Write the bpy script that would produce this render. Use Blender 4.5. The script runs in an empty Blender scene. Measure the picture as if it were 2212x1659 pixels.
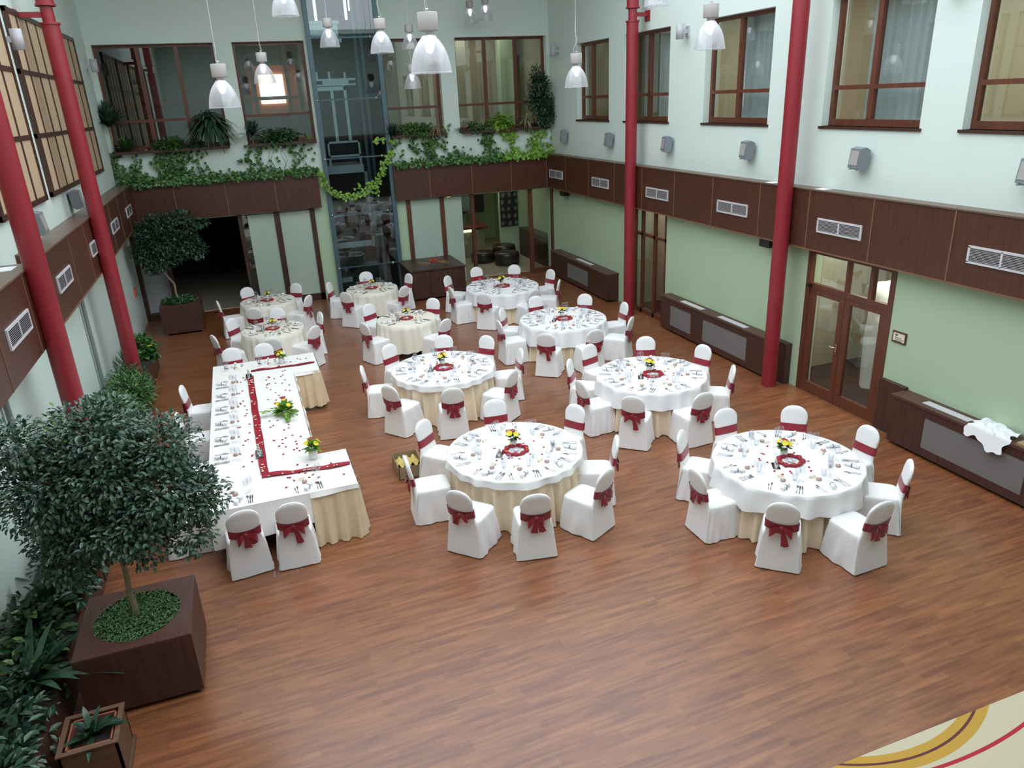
import bpy, math, random
import numpy as np
from mathutils import Vector, Matrix
PI = math.pi
R0 = random.Random(7)
S = bpy.context.scene
COL = S.collection

# ------------------------------------------------------------------ camera
CAM = np.array([-8.8445, -21.3672, 5.2295]); YAW, PIT, ROL, FPX = .3334, .3702, -.0476, 1598.3
_f = np.array([math.sin(YAW)*math.cos(PIT), math.cos(YAW)*math.cos(PIT), -math.sin(PIT)])
_r = np.array([math.cos(YAW), -math.sin(YAW), 0.]); _u = np.cross(_r, _f)
_R = math.cos(ROL)*_r + math.sin(ROL)*_u; _U = -math.sin(ROL)*_r + math.cos(ROL)*_u
cd = bpy.data.cameras.new('camera'); cam = bpy.data.objects.new('camera', cd); COL.objects.link(cam)
cd.sensor_width = 36; cd.lens = FPX/2212*36; cd.clip_end = 200; cd.clip_start = .05
m = Matrix.Identity(4)
for i in range(3):
    m[i][0] = _R[i]; m[i][1] = _U[i]; m[i][2] = -_f[i]; m[i][3] = CAM[i]
cam.matrix_world = m
S.camera = cam
def un(px, py, ax, val):
    """point of the place seen at photo pixel (px, py) on the plane axis=val (used to survey positions)"""
    d = _f + _R*(px-1106)/FPX - _U*(py-829.5)/FPX
    t = (val-CAM[ax])/d[ax]
    return Vector(CAM + t*d)

# ------------------------------------------------------------------ light and exposure
S.view_settings.view_transform = 'Standard'; S.view_settings.look = 'None'
S.view_settings.gamma = 1; S.view_settings.exposure = 0.18
w = bpy.data.worlds.new('sky'); S.world = w; w.use_nodes = True
bg = w.node_tree.nodes['Background']; bg.inputs[0].default_value = (.85, .925, 1., 1); bg.inputs[1].default_value = 2.75
def area(name, loc, sx, sy, power, col=(1, .9, .75), rot=(0, 0, 0)):
    l = bpy.data.lights.new(name, 'AREA'); l.shape = 'RECTANGLE'; l.size = sx; l.size_y = sy; l.energy = power; l.color = col
    o = bpy.data.objects.new(name, l); o.location = loc; o.rotation_euler = rot; COL.objects.link(o)
    return o
l = bpy.data.lights.new('sun_streak_spot', 'SPOT'); l.energy = 30000; l.spot_size = math.radians(5.2); l.spot_blend = .25; l.color = (1, .95, .86); l.shadow_soft_size = .02  # added spotlight that imitates the sun streak on the left wall
o = bpy.data.objects.new('sun_streak_spot', l); COL.objects.link(o); o.location = (-9.4, -4.15, 10.6); o.rotation_euler = (Vector((-11.7, -5.3, 4.05))-o.location).to_track_quat('-Z', 'Y').to_euler()
# added area lights without fittings, to brighten the rooms behind the glass
area('lounge_fill_light', (-1.2, 3.2, 2.9), 2.0, 2.0, 22, (1, .88, .7))
area('corridor_fill_light', (-1.8, 1.9, 7.2), 2.5, .8, 26, (1, .92, .75))
area('corridor_fill_light', (-7.0, 1.9, 7.2), 1.5, .8, 14, (1, .75, .5))
area('hotel_room_fill_light', (1.3, -12.2, 6.9), 1.2, 3, 75, (1, .93, .8))
area('hotel_room_fill_light', (1.3, -6.0, 6.9), 1.2, 5, 90, (1, .93, .8))
area('hotel_room_fill_light', (1.3, -16.5, 6.9), 1.2, 3, 40, (1, .93, .8))
area('side_room_fill_light', (1.3, -12.0, 2.8), 1, 2, 48, (1, .93, .8))
area('side_room_fill_light', (1.3, -5.6, 2.8), .8, 1.5, 16, (1, .9, .75))

# ------------------------------------------------------------------ materials
def mat(name, col, rough=.6, metal=0, spec=.5, noise=None, scale=8, bump=0, emit=None, es=0, coat=0, sheen=0, stretch=None, sub=0):
    M = bpy.data.materials.new(name); M.use_nodes = True; nt = M.node_tree; b = nt.nodes['Principled BSDF']
    b.inputs['Base Color'].default_value = (*col, 1); b.inputs['Roughness'].default_value = rough
    b.inputs['Metallic'].default_value = metal; b.inputs['Specular IOR Level'].default_value = spec
    b.inputs['Coat Weight'].default_value = coat; b.inputs['Sheen Weight'].default_value = sheen
    if noise or bump:
        tc = nt.nodes.new('ShaderNodeTexCoord'); mp = nt.nodes.new('ShaderNodeMapping'); nz = nt.nodes.new('ShaderNodeTexNoise')
        nt.links.new(tc.outputs['Object'], mp.inputs[0]); nt.links.new(mp.outputs[0], nz.inputs['Vector'])
        if stretch: mp.inputs['Scale'].default_value = stretch
        nz.inputs['Scale'].default_value = scale; nz.inputs['Detail'].default_value = 5
        if noise:
            r = nt.nodes.new('ShaderNodeValToRGB'); nt.links.new(nz.outputs['Fac'], r.inputs[0])
            r.color_ramp.elements[0].position = .3; r.color_ramp.elements[1].position = .7
            r.color_ramp.elements[0].color = (*col, 1); r.color_ramp.elements[1].color = (*noise, 1)
            nt.links.new(r.outputs[0], b.inputs['Base Color'])
        if bump:
            bp = nt.nodes.new('ShaderNodeBump'); bp.inputs['Strength'].default_value = bump; bp.inputs['Distance'].default_value = .01
            nt.links.new(nz.outputs['Fac'], bp.inputs['Height']); nt.links.new(bp.outputs[0], b.inputs['Normal'])
    if emit:
        b.inputs['Emission Color'].default_value = (*emit, 1); b.inputs['Emission Strength'].default_value = es
    return M
def wood(name, c1, c2, axis='z', rough=.35, scale=3.5, spec=.5):
    st = {'z': (9, 9, .7), 'x': (.7, 9, 9), 'y': (9, .7, 9)}[axis]
    return mat(name, c1, rough, noise=c2, scale=scale, stretch=st, spec=spec)
def leafmat(name, cols, rough=.35):
    M = bpy.data.materials.new(name); M.use_nodes = True; nt = M.node_tree; b = nt.nodes['Principled BSDF']
    g = nt.nodes.new('ShaderNodeNewGeometry'); r = nt.nodes.new('ShaderNodeValToRGB'); r.color_ramp.interpolation = 'LINEAR'
    nt.links.new(g.outputs['Random Per Island'], r.inputs[0]); nt.links.new(r.outputs[0], b.inputs['Base Color'])
    e = r.color_ramp.elements; e[0].color = (*cols[0], 1); e[1].color = (*cols[-1], 1)
    for i, c in enumerate(cols[1:-1]):
        q = e.new((i+1)/(len(cols)-1)); q.color = (*c, 1)
    b.inputs['Roughness'].default_value = rough; b.inputs['Specular IOR Level'].default_value = .5
    return M
def glassmat(name, tint=(.9, .95, .93), refl=1.0, rough=.0, base=0.0):
    M = bpy.data.materials.new(name); M.use_nodes = True; nt = M.node_tree; nt.nodes.remove(nt.nodes['Principled BSDF'])
    out = nt.nodes['Material Output']
    t = nt.nodes.new('ShaderNodeBsdfTransparent'); t.inputs[0].default_value = (*tint, 1)
    g = nt.nodes.new('ShaderNodeBsdfGlossy'); g.inputs['Roughness'].default_value = rough; g.inputs[0].default_value = (refl, refl, refl, 1)
    f = nt.nodes.new('ShaderNodeLayerWeight'); f.inputs[0].default_value = .5
    pw = nt.nodes.new('ShaderNodeMath'); pw.operation = 'POWER'; pw.inputs[1].default_value = 4; nt.links.new(f.outputs['Facing'], pw.inputs[0])
    ma = nt.nodes.new('ShaderNodeMath'); ma.operation = 'MULTIPLY_ADD'; ma.use_clamp = True; ma.inputs[1].default_value = .8; ma.inputs[2].default_value = base
    nt.links.new(pw.outputs[0], ma.inputs[0])
    mx = nt.nodes.new('ShaderNodeMixShader'); nt.links.new(ma.outputs[0], mx.inputs[0])
    nt.links.new(t.outputs[0], mx.inputs[1]); nt.links.new(g.outputs[0], mx.inputs[2]); nt.links.new(mx.outputs[0], out.inputs[0])
    return M
def shademat(name):
    """clear ribbed acrylic lamp shade: part clear, part milky"""
    M = bpy.data.materials.new(name); M.use_nodes = True; nt = M.node_tree; nt.nodes.remove(nt.nodes['Principled BSDF'])
    out = nt.nodes['Material Output']
    t = nt.nodes.new('ShaderNodeBsdfTransparent'); t.inputs[0].default_value = (.93, .93, .95, 1)
    tr = nt.nodes.new('ShaderNodeBsdfTranslucent'); tr.inputs[0].default_value = (.85, .86, .9, 1)
    df = nt.nodes.new('ShaderNodeBsdfDiffuse'); df.inputs[0].default_value = (.75, .75, .78, 1)
    g = nt.nodes.new('ShaderNodeBsdfGlossy'); g.inputs['Roughness'].default_value = .15
    a = nt.nodes.new('ShaderNodeMixShader'); a.inputs[0].default_value = .5; nt.links.new(tr.outputs[0], a.inputs[1]); nt.links.new(df.outputs[0], a.inputs[2])
    b = nt.nodes.new('ShaderNodeMixShader'); b.inputs[0].default_value = .25; nt.links.new(a.outputs[0], b.inputs[1]); nt.links.new(g.outputs[0], b.inputs[2])
    c = nt.nodes.new('ShaderNodeMixShader'); lw = nt.nodes.new('ShaderNodeLayerWeight'); lw.inputs[0].default_value = .45
    mr = nt.nodes.new('ShaderNodeMapRange'); mr.inputs[3].default_value = .34; mr.inputs[4].default_value = .9
    nt.links.new(lw.outputs['Facing'], mr.inputs[0]); nt.links.new(mr.outputs[0], c.inputs[0])
    nt.links.new(t.outputs[0], c.inputs[1]); nt.links.new(b.outputs[0], c.inputs[2]); nt.links.new(c.outputs[0], out.inputs[0])
    return M

def floormat():
    M = bpy.data.materials.new('laminate_floor'); M.use_nodes = True; nt = M.node_tree; b = nt.nodes['Principled BSDF']
    tc = nt.nodes.new('ShaderNodeTexCoord'); mp = nt.nodes.new('ShaderNodeMapping'); mp.inputs['Rotation'].default_value = (0, 0, math.radians(-1.2))
    br = nt.nodes.new('ShaderNodeTexBrick'); br.inputs['Scale'].default_value = 1; br.inputs['Brick Width'].default_value = .62; br.inputs['Row Height'].default_value = .07
    br.inputs['Mortar Size'].default_value = .0012; br.inputs['Mortar Smooth'].default_value = .3; br.offset = .37; br.offset_frequency = 3; br.inputs['Bias'].default_value = 0
    br.inputs['Color1'].default_value = (0, 0, 0, 1); br.inputs['Color2'].default_value = (1, 1, 1, 1); br.inputs['Mortar'].default_value = (.3, .3, .3, 1)
    nt.links.new(tc.outputs['Object'], mp.inputs[0]); nt.links.new(mp.outputs[0], br.inputs['Vector'])
    mp2 = nt.nodes.new('ShaderNodeMapping'); mp2.inputs['Scale'].default_value = (1.1, 13, 1); nt.links.new(mp.outputs[0], mp2.inputs[0])
    nz = nt.nodes.new('ShaderNodeTexNoise'); nz.inputs['Scale'].default_value = 1.7; nz.inputs['Detail'].default_value = 4; nz.inputs['Distortion'].default_value = .5; nt.links.new(mp2.outputs[0], nz.inputs['Vector'])
    mx = nt.nodes.new('ShaderNodeMix'); mx.data_type = 'RGBA'; mx.inputs[0].default_value = .82
    nt.links.new(br.outputs['Color'], mx.inputs[6]); nt.links.new(nz.outputs['Fac'], mx.inputs[7])
    r = nt.nodes.new('ShaderNodeValToRGB'); nt.links.new(mx.outputs[2], r.inputs[0])
    e = r.color_ramp.elements; e[0].position = .30; e[0].color = (.155, .050, .023, 1); e[1].position = .74; e[1].color = (.33, .128, .048, 1)
    q = e.new(.5); q.color = (.232, .082, .032, 1)
    nt.links.new(r.outputs[0], b.inputs['Base Color']); b.inputs['Roughness'].default_value = .36; b.inputs['Specular IOR Level'].default_value = .6; b.inputs['Coat Weight'].default_value = .45; b.inputs['Coat Roughness'].default_value = .25
    return M
def carpetmat():
    """cream carpet with a mustard ring, a dark line in it and a thin red ring"""
    M = bpy.data.materials.new('patterned_carpet'); M.use_nodes = True; nt = M.node_tree; b = nt.nodes['Principled BSDF']
    b.inputs['Roughness'].default_value = .95; b.inputs['Specular IOR Level'].default_value = .1
    g = nt.nodes.new('ShaderNodeNewGeometry')
    prev = None
    def ring(c, rad, wid, col, base):
        vs = nt.nodes.new('ShaderNodeVectorMath'); vs.operation = 'DISTANCE'; vs.inputs[1].default_value = (c[0], c[1], 0); nt.links.new(g.outputs['Position'], vs.inputs[0])
        a = nt.nodes.new('ShaderNodeMath'); a.operation = 'SUBTRACT'; a.inputs[1].default_value = rad; nt.links.new(vs.outputs['Value'], a.inputs[0])
        ab = nt.nodes.new('ShaderNodeMath'); ab.operation = 'ABSOLUTE'; nt.links.new(a.outputs[0], ab.inputs[0])
        lt = nt.nodes.new('ShaderNodeMath'); lt.operation = 'LESS_THAN'; lt.inputs[1].default_value = wid; nt.links.new(ab.outputs[0], lt.inputs[0])
        mx = nt.nodes.new('ShaderNodeMix'); mx.data_type = 'RGBA'; nt.links.new(lt.outputs[0], mx.inputs[0])
        if base is None: mx.inputs[6].default_value = (.56, .50, .36, 1)
        else: nt.links.new(base, mx.inputs[6])
        mx.inputs[7].default_value = (*col, 1)
        return mx.outputs[2]
    o = None
    for c, rad, wid, col in CARPET_RINGS: o = ring(c, rad, wid, col, o)
    nt.links.new(o, b.inputs['Base Color'])
    return M
def circ(p, q, s):
    ax, ay, bx, by, cx, cy = p.x, p.y, q.x, q.y, s.x, s.y
    d = 2*(ax*(by-cy)+bx*(cy-ay)+cx*(ay-by))
    ux = ((ax*ax+ay*ay)*(by-cy)+(bx*bx+by*by)*(cy-ay)+(cx*cx+cy*cy)*(ay-by))/d
    uy = ((ax*ax+ay*ay)*(cx-bx)+(bx*bx+by*by)*(ax-cx)+(cx*cx+cy*cy)*(bx-ax))/d
    return (ux, uy), math.hypot(ax-ux, ay-uy)
def cpx(x, y): return un(1700+x/4.32, 1400+y/4.32, 2, .012)
_c1, _r1 = circ(cpx(650, 1090), cpx(1350, 955), cpx(1735, 610))
_c2, _r2 = circ(cpx(1400, 1119), cpx(1900, 910), cpx(2212, 710))
CARPET_RINGS = [(_c1, _r1+.005, .085, (.50, .30, .06)), (_c1, _r1, .011, (.13, .05, .05)), (_c2, _r2, .016, (.42, .04, .05)), (_c2, _r2+.36, .008, (.55, .36, .2))]

MT = dict(
    wall=mat('pale_plaster', (.67, .765, .705), .9, bump=.12, scale=160, spec=.2),
    green=mat('pale_green_plaster', (.465, .60, .415), .85, bump=.1, scale=140, spec=.25),
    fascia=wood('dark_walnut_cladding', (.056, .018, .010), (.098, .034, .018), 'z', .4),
    fascia_sheen=wood('walnut_ledge_sheen', (.12, .075, .05), (.16, .10, .07), 'y', .35),  # same walnut as the fascia, its gloss painted in as paler brown
    joint=mat('light_wood_joint', (.20, .095, .05), .5),
    frame=wood('mahogany_frame', (.10, .030, .016), (.15, .05, .028), 'z', .35),
    framed=wood('dark_wood_frame', (.045, .018, .012), (.07, .03, .02), 'z', .4),
    red=mat('red_painted_steel', (.26, .018, .028), .38, noise=(.30, .022, .032), scale=2),
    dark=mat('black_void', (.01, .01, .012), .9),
    floor=floormat(), carpet=carpetmat(),
    tile=mat('beige_stone_tile', (.30, .27, .20), .35, noise=(.36, .32, .24), scale=3),
    white=mat('white_cotton_cover', (.86, .85, .845), .85, bump=.25, scale=40, sheen=.2, spec=.2),
    cloth=mat('white_damask', (.86, .86, .86), .8, bump=.1, scale=90, spec=.25),
    clothu=mat('ivory_white_cloth', (.86, .84, .80), .8, bump=.1, scale=90, spec=.25),
    cream=mat('cream_satin', (.86, .71, .50), .55, noise=(.88, .75, .56), scale=5, sheen=.2),
    cream2=mat('pale_cream_cloth', (.82, .78, .66), .7, noise=(.84, .80, .69), scale=5),
    peach=mat('champagne_satin', (.74, .58, .38), .5, noise=(.80, .66, .45), scale=5, sheen=.2),
    sash=mat('crimson_satin', (.24, .006, .02), .38, noise=(.30, .010, .028), scale=12, sheen=.3),
    organza=mat('crimson_organza', (.36, .012, .03), .45, noise=(.28, .008, .022), scale=30, bump=.4),
    petal=mat('red_rose_petal', (.36, .012, .02), .6),
    steel=mat('brushed_steel', (.55, .55, .56), .28, metal=1, noise=(.6, .6, .6), scale=20),
    cutlery=mat('polished_cutlery', (.46, .46, .48), .18, metal=1),
    grey=mat('grey_lacquer', (.44, .44, .47), .4, noise=(.47, .47, .5), scale=3),
    lampbody=mat('grey_beige_lamp_housing', (.42, .39, .37), .4),
    lens=mat('floodlight_lens', (.42, .40, .38), .2, spec=.7),
    flood=mat('grey_floodlight_housing', (.20, .22, .24), .45),
    ventw=mat('white_vent_metal', (.62, .60, .62), .45),
    ventd=mat('vent_recess', (.03, .03, .035), .8),
    mesh=mat('perforated_grille', (.17, .16, .16), .55, noise=(.23, .22, .22), scale=120),
    paper=mat('tan_paper_panel', (.50, .36, .22), .8, noise=(.53, .39, .25), scale=2),
    frost=mat('frosted_glass', (.42, .52, .44), .12, noise=(.45, .55, .47), scale=1.2, spec=.6),
    glass=glassmat('window_glass', (.90, .94, .92), .9, base=.08),
    glassel=glassmat('lift_shaft_glass', (.78, .86, .86), .9, base=.07),
    tumbler=glassmat('drinking_glass', (.95, .95, .965), .9, .02, base=.05),
    shade=shademat('acrylic_lamp_shade'),
    bulb=mat('lit_bulb', (1, 1, 1), .3, emit=(.85, .88, 1), es=2.0),
    tealst=mat('teal_grey_lift_steel', (.10, .16, .185), .4, metal=.4),
    shaft=mat('dark_green_shaft', (.018, .032, .030), .5, noise=(.03, .05, .045), scale=2),
    ltsteel=mat('light_lift_metal', (.50, .56, .56), .35, metal=.5),
    bronze=mat('pinkish_lift_door_frame', (.34, .28, .24), .4, metal=.3),
    tube=mat('lit_tube_lamp', (1, 1, 1), .3, emit=(.85, .92, 1), es=2.5),
    leafd=leafmat('dark_ficus_leaves', [(.014, .042, .026), (.03, .078, .045), (.06, .115, .065)], .25),
    leafm=leafmat('mid_green_leaves', [(.02, .06, .02), (.035, .11, .03), (.07, .17, .05)], .35),
    leafp=leafmat('pothos_leaves', [(.018, .065, .015), (.035, .12, .022), (.09, .21, .04), (.03, .10, .02)], .3),
    leaft=leafmat('grey_green_highlight_leaves', [(.025, .06, .038), (.05, .105, .065), (.11, .17, .12), (.035, .08, .05)], .25),  # pale grey-green tones put the leaf highlights into the colour
    leafg=leafmat('fine_ground_cover_leaves', [(.05, .12, .03), (.09, .2, .06), (.13, .26, .08)], .4),
    leafv=leafmat('shaded_variegated_leaves', [(.010, .035, .014), (.02, .07, .02), (.015, .05, .018), (.02, .06, .02), (.16, .26, .06)], .35),  # greens kept dark to paint in the shade at the near left
    leafy=leafmat('yellow_green_leaves', [(.10, .24, .02), (.18, .36, .04), (.26, .44, .06)], .35),
    leafs=leafmat('straw_leaves', [(.30, .26, .12), (.38, .33, .18), (.22, .24, .10)], .6),
    bark=mat('pale_bark', (.22, .17, .11), .8, noise=(.30, .23, .15), scale=20, bump=.4),
    soil=mat('dark_potting_soil', (.02, .015, .01), .95, noise=(.035, .025, .018), scale=30, bump=.6),
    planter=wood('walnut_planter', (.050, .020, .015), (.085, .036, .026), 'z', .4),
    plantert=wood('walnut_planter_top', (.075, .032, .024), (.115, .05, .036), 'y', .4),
    terra=mat('terracotta', (.30, .09, .05), .8), crate=wood('weathered_crate_wood', (.11, .055, .03), (.17, .09, .05), 'x', .6),
    board=wood('light_board', (.34, .22, .11), (.42, .28, .15), 'y', .5),
    carton=mat('kraft_cardboard', (.30, .22, .13), .85, noise=(.34, .25, .15), scale=10),
    straw=mat('yellow_packing_paper', (.62, .48, .14), .7, bump=.6, scale=30),
    yellow=mat('yellow_flower_petals', (.85, .62, .02), .5, noise=(.80, .75, .08), scale=20),
    redfl=mat('dark_red_flower', (.35, .03, .03), .5), porc=mat('white_porcelain', (.78, .78, .78), .25),
    silver=mat('mirror_tray', (.6, .6, .62), .12, metal=1), card=mat('cream_card', (.80, .74, .58), .7),
    praline=mat('brown_pink_praline_box', (.36, .20, .17), .5, noise=(.55, .38, .34), scale=60),
    ribbon=mat('grey_ribbon', (.16, .16, .20), .5), black=mat('black_plastic', (.012, .012, .014), .35),
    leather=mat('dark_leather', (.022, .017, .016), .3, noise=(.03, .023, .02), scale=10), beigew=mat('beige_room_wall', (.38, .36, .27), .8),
    curtain=mat('sheer_blue_grey_curtain', (.52, .54, .56), .8), curtainb=mat('tan_drape', (.38, .27, .19), .8),
    orange=mat('orange_glow_paint', (.55, .16, .05), .7), glow=mat('backlit_sign', (.9, .9, .8), .5, emit=(1, .97, .8), es=2.2),
    glow2=mat('counter_light', (.9, .9, .8), .5, emit=(.9, 1, .6), es=1.5), amber=mat('amber_lamp', (.9, .5, .1), .5, emit=(1, .5, .12), es=1.2),
    blackart=mat('dark_textile_picture', (.012, .013, .018), .7, noise=(.02, .02, .028), scale=5), artgrey=mat('grey_blossom_motif', (.13, .14, .16), .7),
    counter=mat('olive_counter_front', (.22, .24, .15), .5), pipe=mat('grey_pipe', (.22, .25, .25), .4),
    brass=mat('brass_handle', (.6, .55, .42), .25, metal=1), fire=mat('orange_call_box', (.55, .13, .05), .6),
    redbow=mat('red_orange_dried_flower', (.55, .05, .02), .5), shell=mat('gold_dry_leaf', (.42, .25, .09), .6),
)

# ------------------------------------------------------------------ mesh helpers
class MB:
    def __init__(s): s.v = []; s.f = []; s.sm = []
    def add(s, vs, fs, smooth=False):
        o = len(s.v); s.v.extend([tuple(v) for v in vs]); s.f.extend([tuple(i+o for i in f) for f in fs]); s.sm.extend([smooth]*len(fs)); return s
    def box(s, x0, x1, y0, y1, z0, z1):
        vs = [(x, y, z) for x in (x0, x1) for y in (y0, y1) for z in (z0, z1)]
        return s.add(vs, [(0, 1, 3, 2), (4, 6, 7, 5), (0, 4, 5, 1), (2, 3, 7, 6), (0, 2, 6, 4), (1, 5, 7, 3)])
    def rings(s, rs, close=True, cap0=False, cap1=False, smooth=True):
        n = len(rs[0]); vs = [p for r in rs for p in r]; fs = []
        for i in range(len(rs)-1):
            for j in range(n if close else n-1):
                k = (j+1) % n; fs.append((i*n+j, i*n+k, (i+1)*n+k, (i+1)*n+j))
        s.add(vs, fs, smooth)
        if cap0: s.add(rs[0], [tuple(range(n))[::-1]], False)
        if cap1: s.add(rs[-1], [tuple(range(n))], False)
        return s
    def lathe(s, prof, n=24, c=(0, 0, 0), smooth=True, cap0=False, cap1=False, rib=0, ribn=0):
        rs = []
        for r, z in prof:
            rs.append([(c[0]+(r+rib*r*math.cos(ribn*2*PI*j/n))*math.cos(2*PI*j/n), c[1]+(r+rib*r*math.cos(ribn*2*PI*j/n))*math.sin(2*PI*j/n), c[2]+z) for j in range(n)])
        return s.rings(rs, True, cap0, cap1, smooth)
    def cyl(s, c, r, z0, z1, n=16): return s.lathe([(r, z0), (r, z1)], n, (c[0], c[1], 0), True, True, True)
    def tube(s, pts, r, n=8, cap=True):
        pts = [Vector(p) for p in pts]; rs = []
        rr = r if isinstance(r, (list, tuple)) else [r]*len(pts)
        for i, p in enumerate(pts):
            d = (pts[min(i+1, len(pts)-1)]-pts[max(i-1, 0)]).normalized()
            a = d.orthogonal() if i == 0 else (a - d*a.dot(d)); a.normalize(); b = d.cross(a)
            rs.append([tuple(p+(a*math.cos(2*PI*j/n)+b*math.sin(2*PI*j/n))*rr[i]) for j in range(n)])
        return s.rings(rs, True, cap, cap)
    def build(s, name, m, parent=None, loc=None):
        me = bpy.data.meshes.new(name); me.from_pydata(s.v, [], s.f); me.materials.append(m)
        me.polygons.foreach_set('use_smooth', s.sm); me.update()
        o = bpy.data.objects.new(name, me); COL.objects.link(o)
        if parent: o.parent = parent
        if loc: o.location = loc
        return o
def tag(o, label=None, cat=None, group=None, kind=None):
    if label: o['label'] = label
    if cat: o['category'] = cat
    if group: o['group'] = group
    if kind: o['kind'] = kind
    return o
def empty(name, loc=(0, 0, 0), rz=0, **k):
    o = bpy.data.objects.new(name, None); o.empty_display_size = .1; COL.objects.link(o); o.location = loc; o.rotation_euler = (0, 0, rz)
    return tag(o, **k)
def copy_tree(o, parent=None):
    c = o.copy(); COL.objects.link(c)
    if parent: c.parent = parent
    for ch in list(o.children): copy_tree(ch, c)
    return c
used = {}
def inst(key, maker, loc, rz=0, label=None, cat=None, group=None):
    """first use builds the thing, later uses copy it with its parts"""
    if key not in used: used[key] = o = maker()
    else: o = copy_tree(used[key])
    o.location = loc; o.rotation_euler = (0, 0, rz)
    if 'group' in o.keys(): del o['group']
    return tag(o, label, cat, group)

# ------------------------------------------------------------------ setting: room shell
WX = .25; LXW = -11.70; YB = .25; ZT = 9.0; YF = -23.5
ZB_, ZT_ = 2.617, 3.576
MB().box(LXW-.3, WX+.3, YF, YB+.25, -.1, 0).build('floor', MT['floor'])['kind'] = 'structure'
def wall_mesh(mb, a0, a1, z0, z1, opens, plane):
    """fill a wall with rectangular openings; plane(a0,a1,z0,z1) adds one solid block"""
    xs = sorted({a0, a1} | {v for o in opens for v in o[:2] if a0 < v < a1}); zs = sorted({z0, z1} | {v for o in opens for v in o[2:] if z0 < v < z1})
    for i in range(len(xs)-1):
        j = 0
        while j < len(zs)-1:
            cx = (xs[i]+xs[i+1])/2
            def solid(k): cz = (zs[k]+zs[k+1])/2; return not any(o[0] < cx < o[1] and o[2] < cz < o[3] for o in opens)
            if solid(j):
                k = j
                while k+1 < len(zs)-1 and solid(k+1): k += 1
                plane(xs[i], xs[i+1], zs[j], zs[k+1]); j = k+1
            else: j += 1
RW = [(-3.545, -1.665), (-6.375, -4.37), (-9.735, -7.71), (-13.03, -11.10), (-15.78, -13.71), (-19.2, -17.1)]
BW = [(-11.58, -8.84), (-8.39, -6.62), (-4.62, -3.02), (-2.56, .17)]
DOOR = (-13.03, -11.13); NARW = (-6.47, -4.95)
mb = MB(); wall_mesh(mb, YF, YB+.35, ZT_-.1, ZT, [(a, b, 4.56, 6.46) for a, b in RW], lambda a, b, c, d: mb.box(WX, WX+.3, a, b, c, d)); mb.build('wall_right', MT['wall'])['kind'] = 'structure'
mb = MB(); wall_mesh(mb, YF, YB+.35, 0, ZT_-.1, [(*DOOR, 0, 2.56), (*NARW, 0, 2.56)], lambda a, b, c, d: mb.box(WX, WX+.3, a, b, c, d)); mb.build('wall_right_lower', MT['green'])['kind'] = 'structure'
mb = MB(); wall_mesh(mb, LXW-.3, WX, ZT_-.1, ZT, [(a, b, 4.36, 6.82) for a, b in BW]+[(-6.53, -4.7, 0, 9.5)], lambda a, b, c, d: mb.box(a, b, YB, YB+.3, c, d)); mb.build('wall_back', MT['wall'])['kind'] = 'structure'
mb = MB(); wall_mesh(mb, LXW-.3, WX, 0, ZT_-.1, [(-11.62, -6.94, 0, 2.56), (-4.34, .2, 0, 2.56), (-6.53, -4.7, 0, 9.5)], lambda a, b, c, d: mb.box(a, b, YB, YB+.3, c, d)); mb.build('wall_back_lower', MT['green'])['kind'] = 'structure'
MB().box(LXW-.3, LXW, YF, YB, 0, ZT).build('wall_left', MT['wall'])['kind'] = 'structure'
MB().box(LXW-.3, WX+.3, YF-.3, YF, 3.2, ZT).build('wall_front', MT['wall'])['kind'] = 'structure'
MB().box(LXW-.3, WX+.3, YF-.3, YF, 0, 3.2).build('wall_front_lower', MT['framed'])['kind'] = 'structure'  # unseen; dark tone stands in for the shade under the gallery

MB().box(LXW-.3, WX+.3, YF, -20.5, 8.6, 8.8).build('ceiling', MT['wall'])['kind'] = 'structure'
MB().box(LXW-.3, WX+.3, -5.4, 2.8, 9.0, 9.15).build('ceiling_shade_slab', MT['wall'])['kind'] = 'structure'  # unseen slab added to darken the back wall and lift shaft
MB().box(LXW, WX, YF, -21.15, 3.25, 3.576).build('balcony_floor', MT['fascia'])['kind'] = 'structure'
# wooden fascia band round the hall
def fascia(name, blocks, joints, tops, axis):
    mb = MB()
    for b in blocks: mb.box(*b)
    o = mb.build(name, MT['fascia']); o['kind'] = 'structure'
    j = MB()
    for b in joints: j.box(*b)
    j.build('joint_strip', MT['joint'], o)
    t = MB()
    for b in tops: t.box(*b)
    t.build('ledge_top', MT['fascia_sheen'], o)
    return o
JR = [-1.363, -2.854, -4.337, -5.73, -7.13, -8.55, -10.014, -11.29, -12.66, -14.05, -15.5, -17, -18.5]
fascia('trim_right', [(0, WX, YF, 0, ZB_, ZT_)], [(-.006, 0, y-.011, y+.011, ZB_, ZT_) for y in JR]+[(-.008, 0, YF, 0, ZB_-.012, ZB_+.012)],
       [(-.015, WX, YF, 0, ZT_, ZT_+.022)], 'y')
fascia('trim_back_right', [(-4.66, WX, 0, YB, ZB_, ZT_)], [(x-.011, x+.011, -.006, 0, ZB_, ZT_) for x in (-3.642, -2.373, -1.156, -.02)], [(-4.66, WX, -.015, YB, ZT_, ZT_+.022)], 'x')
fascia('trim_back_left', [(LXW, -6.74, 0, YB, ZB_, ZT_)], [(x-.011, x+.011, -.006, 0, ZB_, ZT_) for x in (-7.9, -9.15, -10.4)], [(LXW, -6.74, -.015, YB, ZT_, ZT_+.022)], 'x')
FX = -11.37
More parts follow.
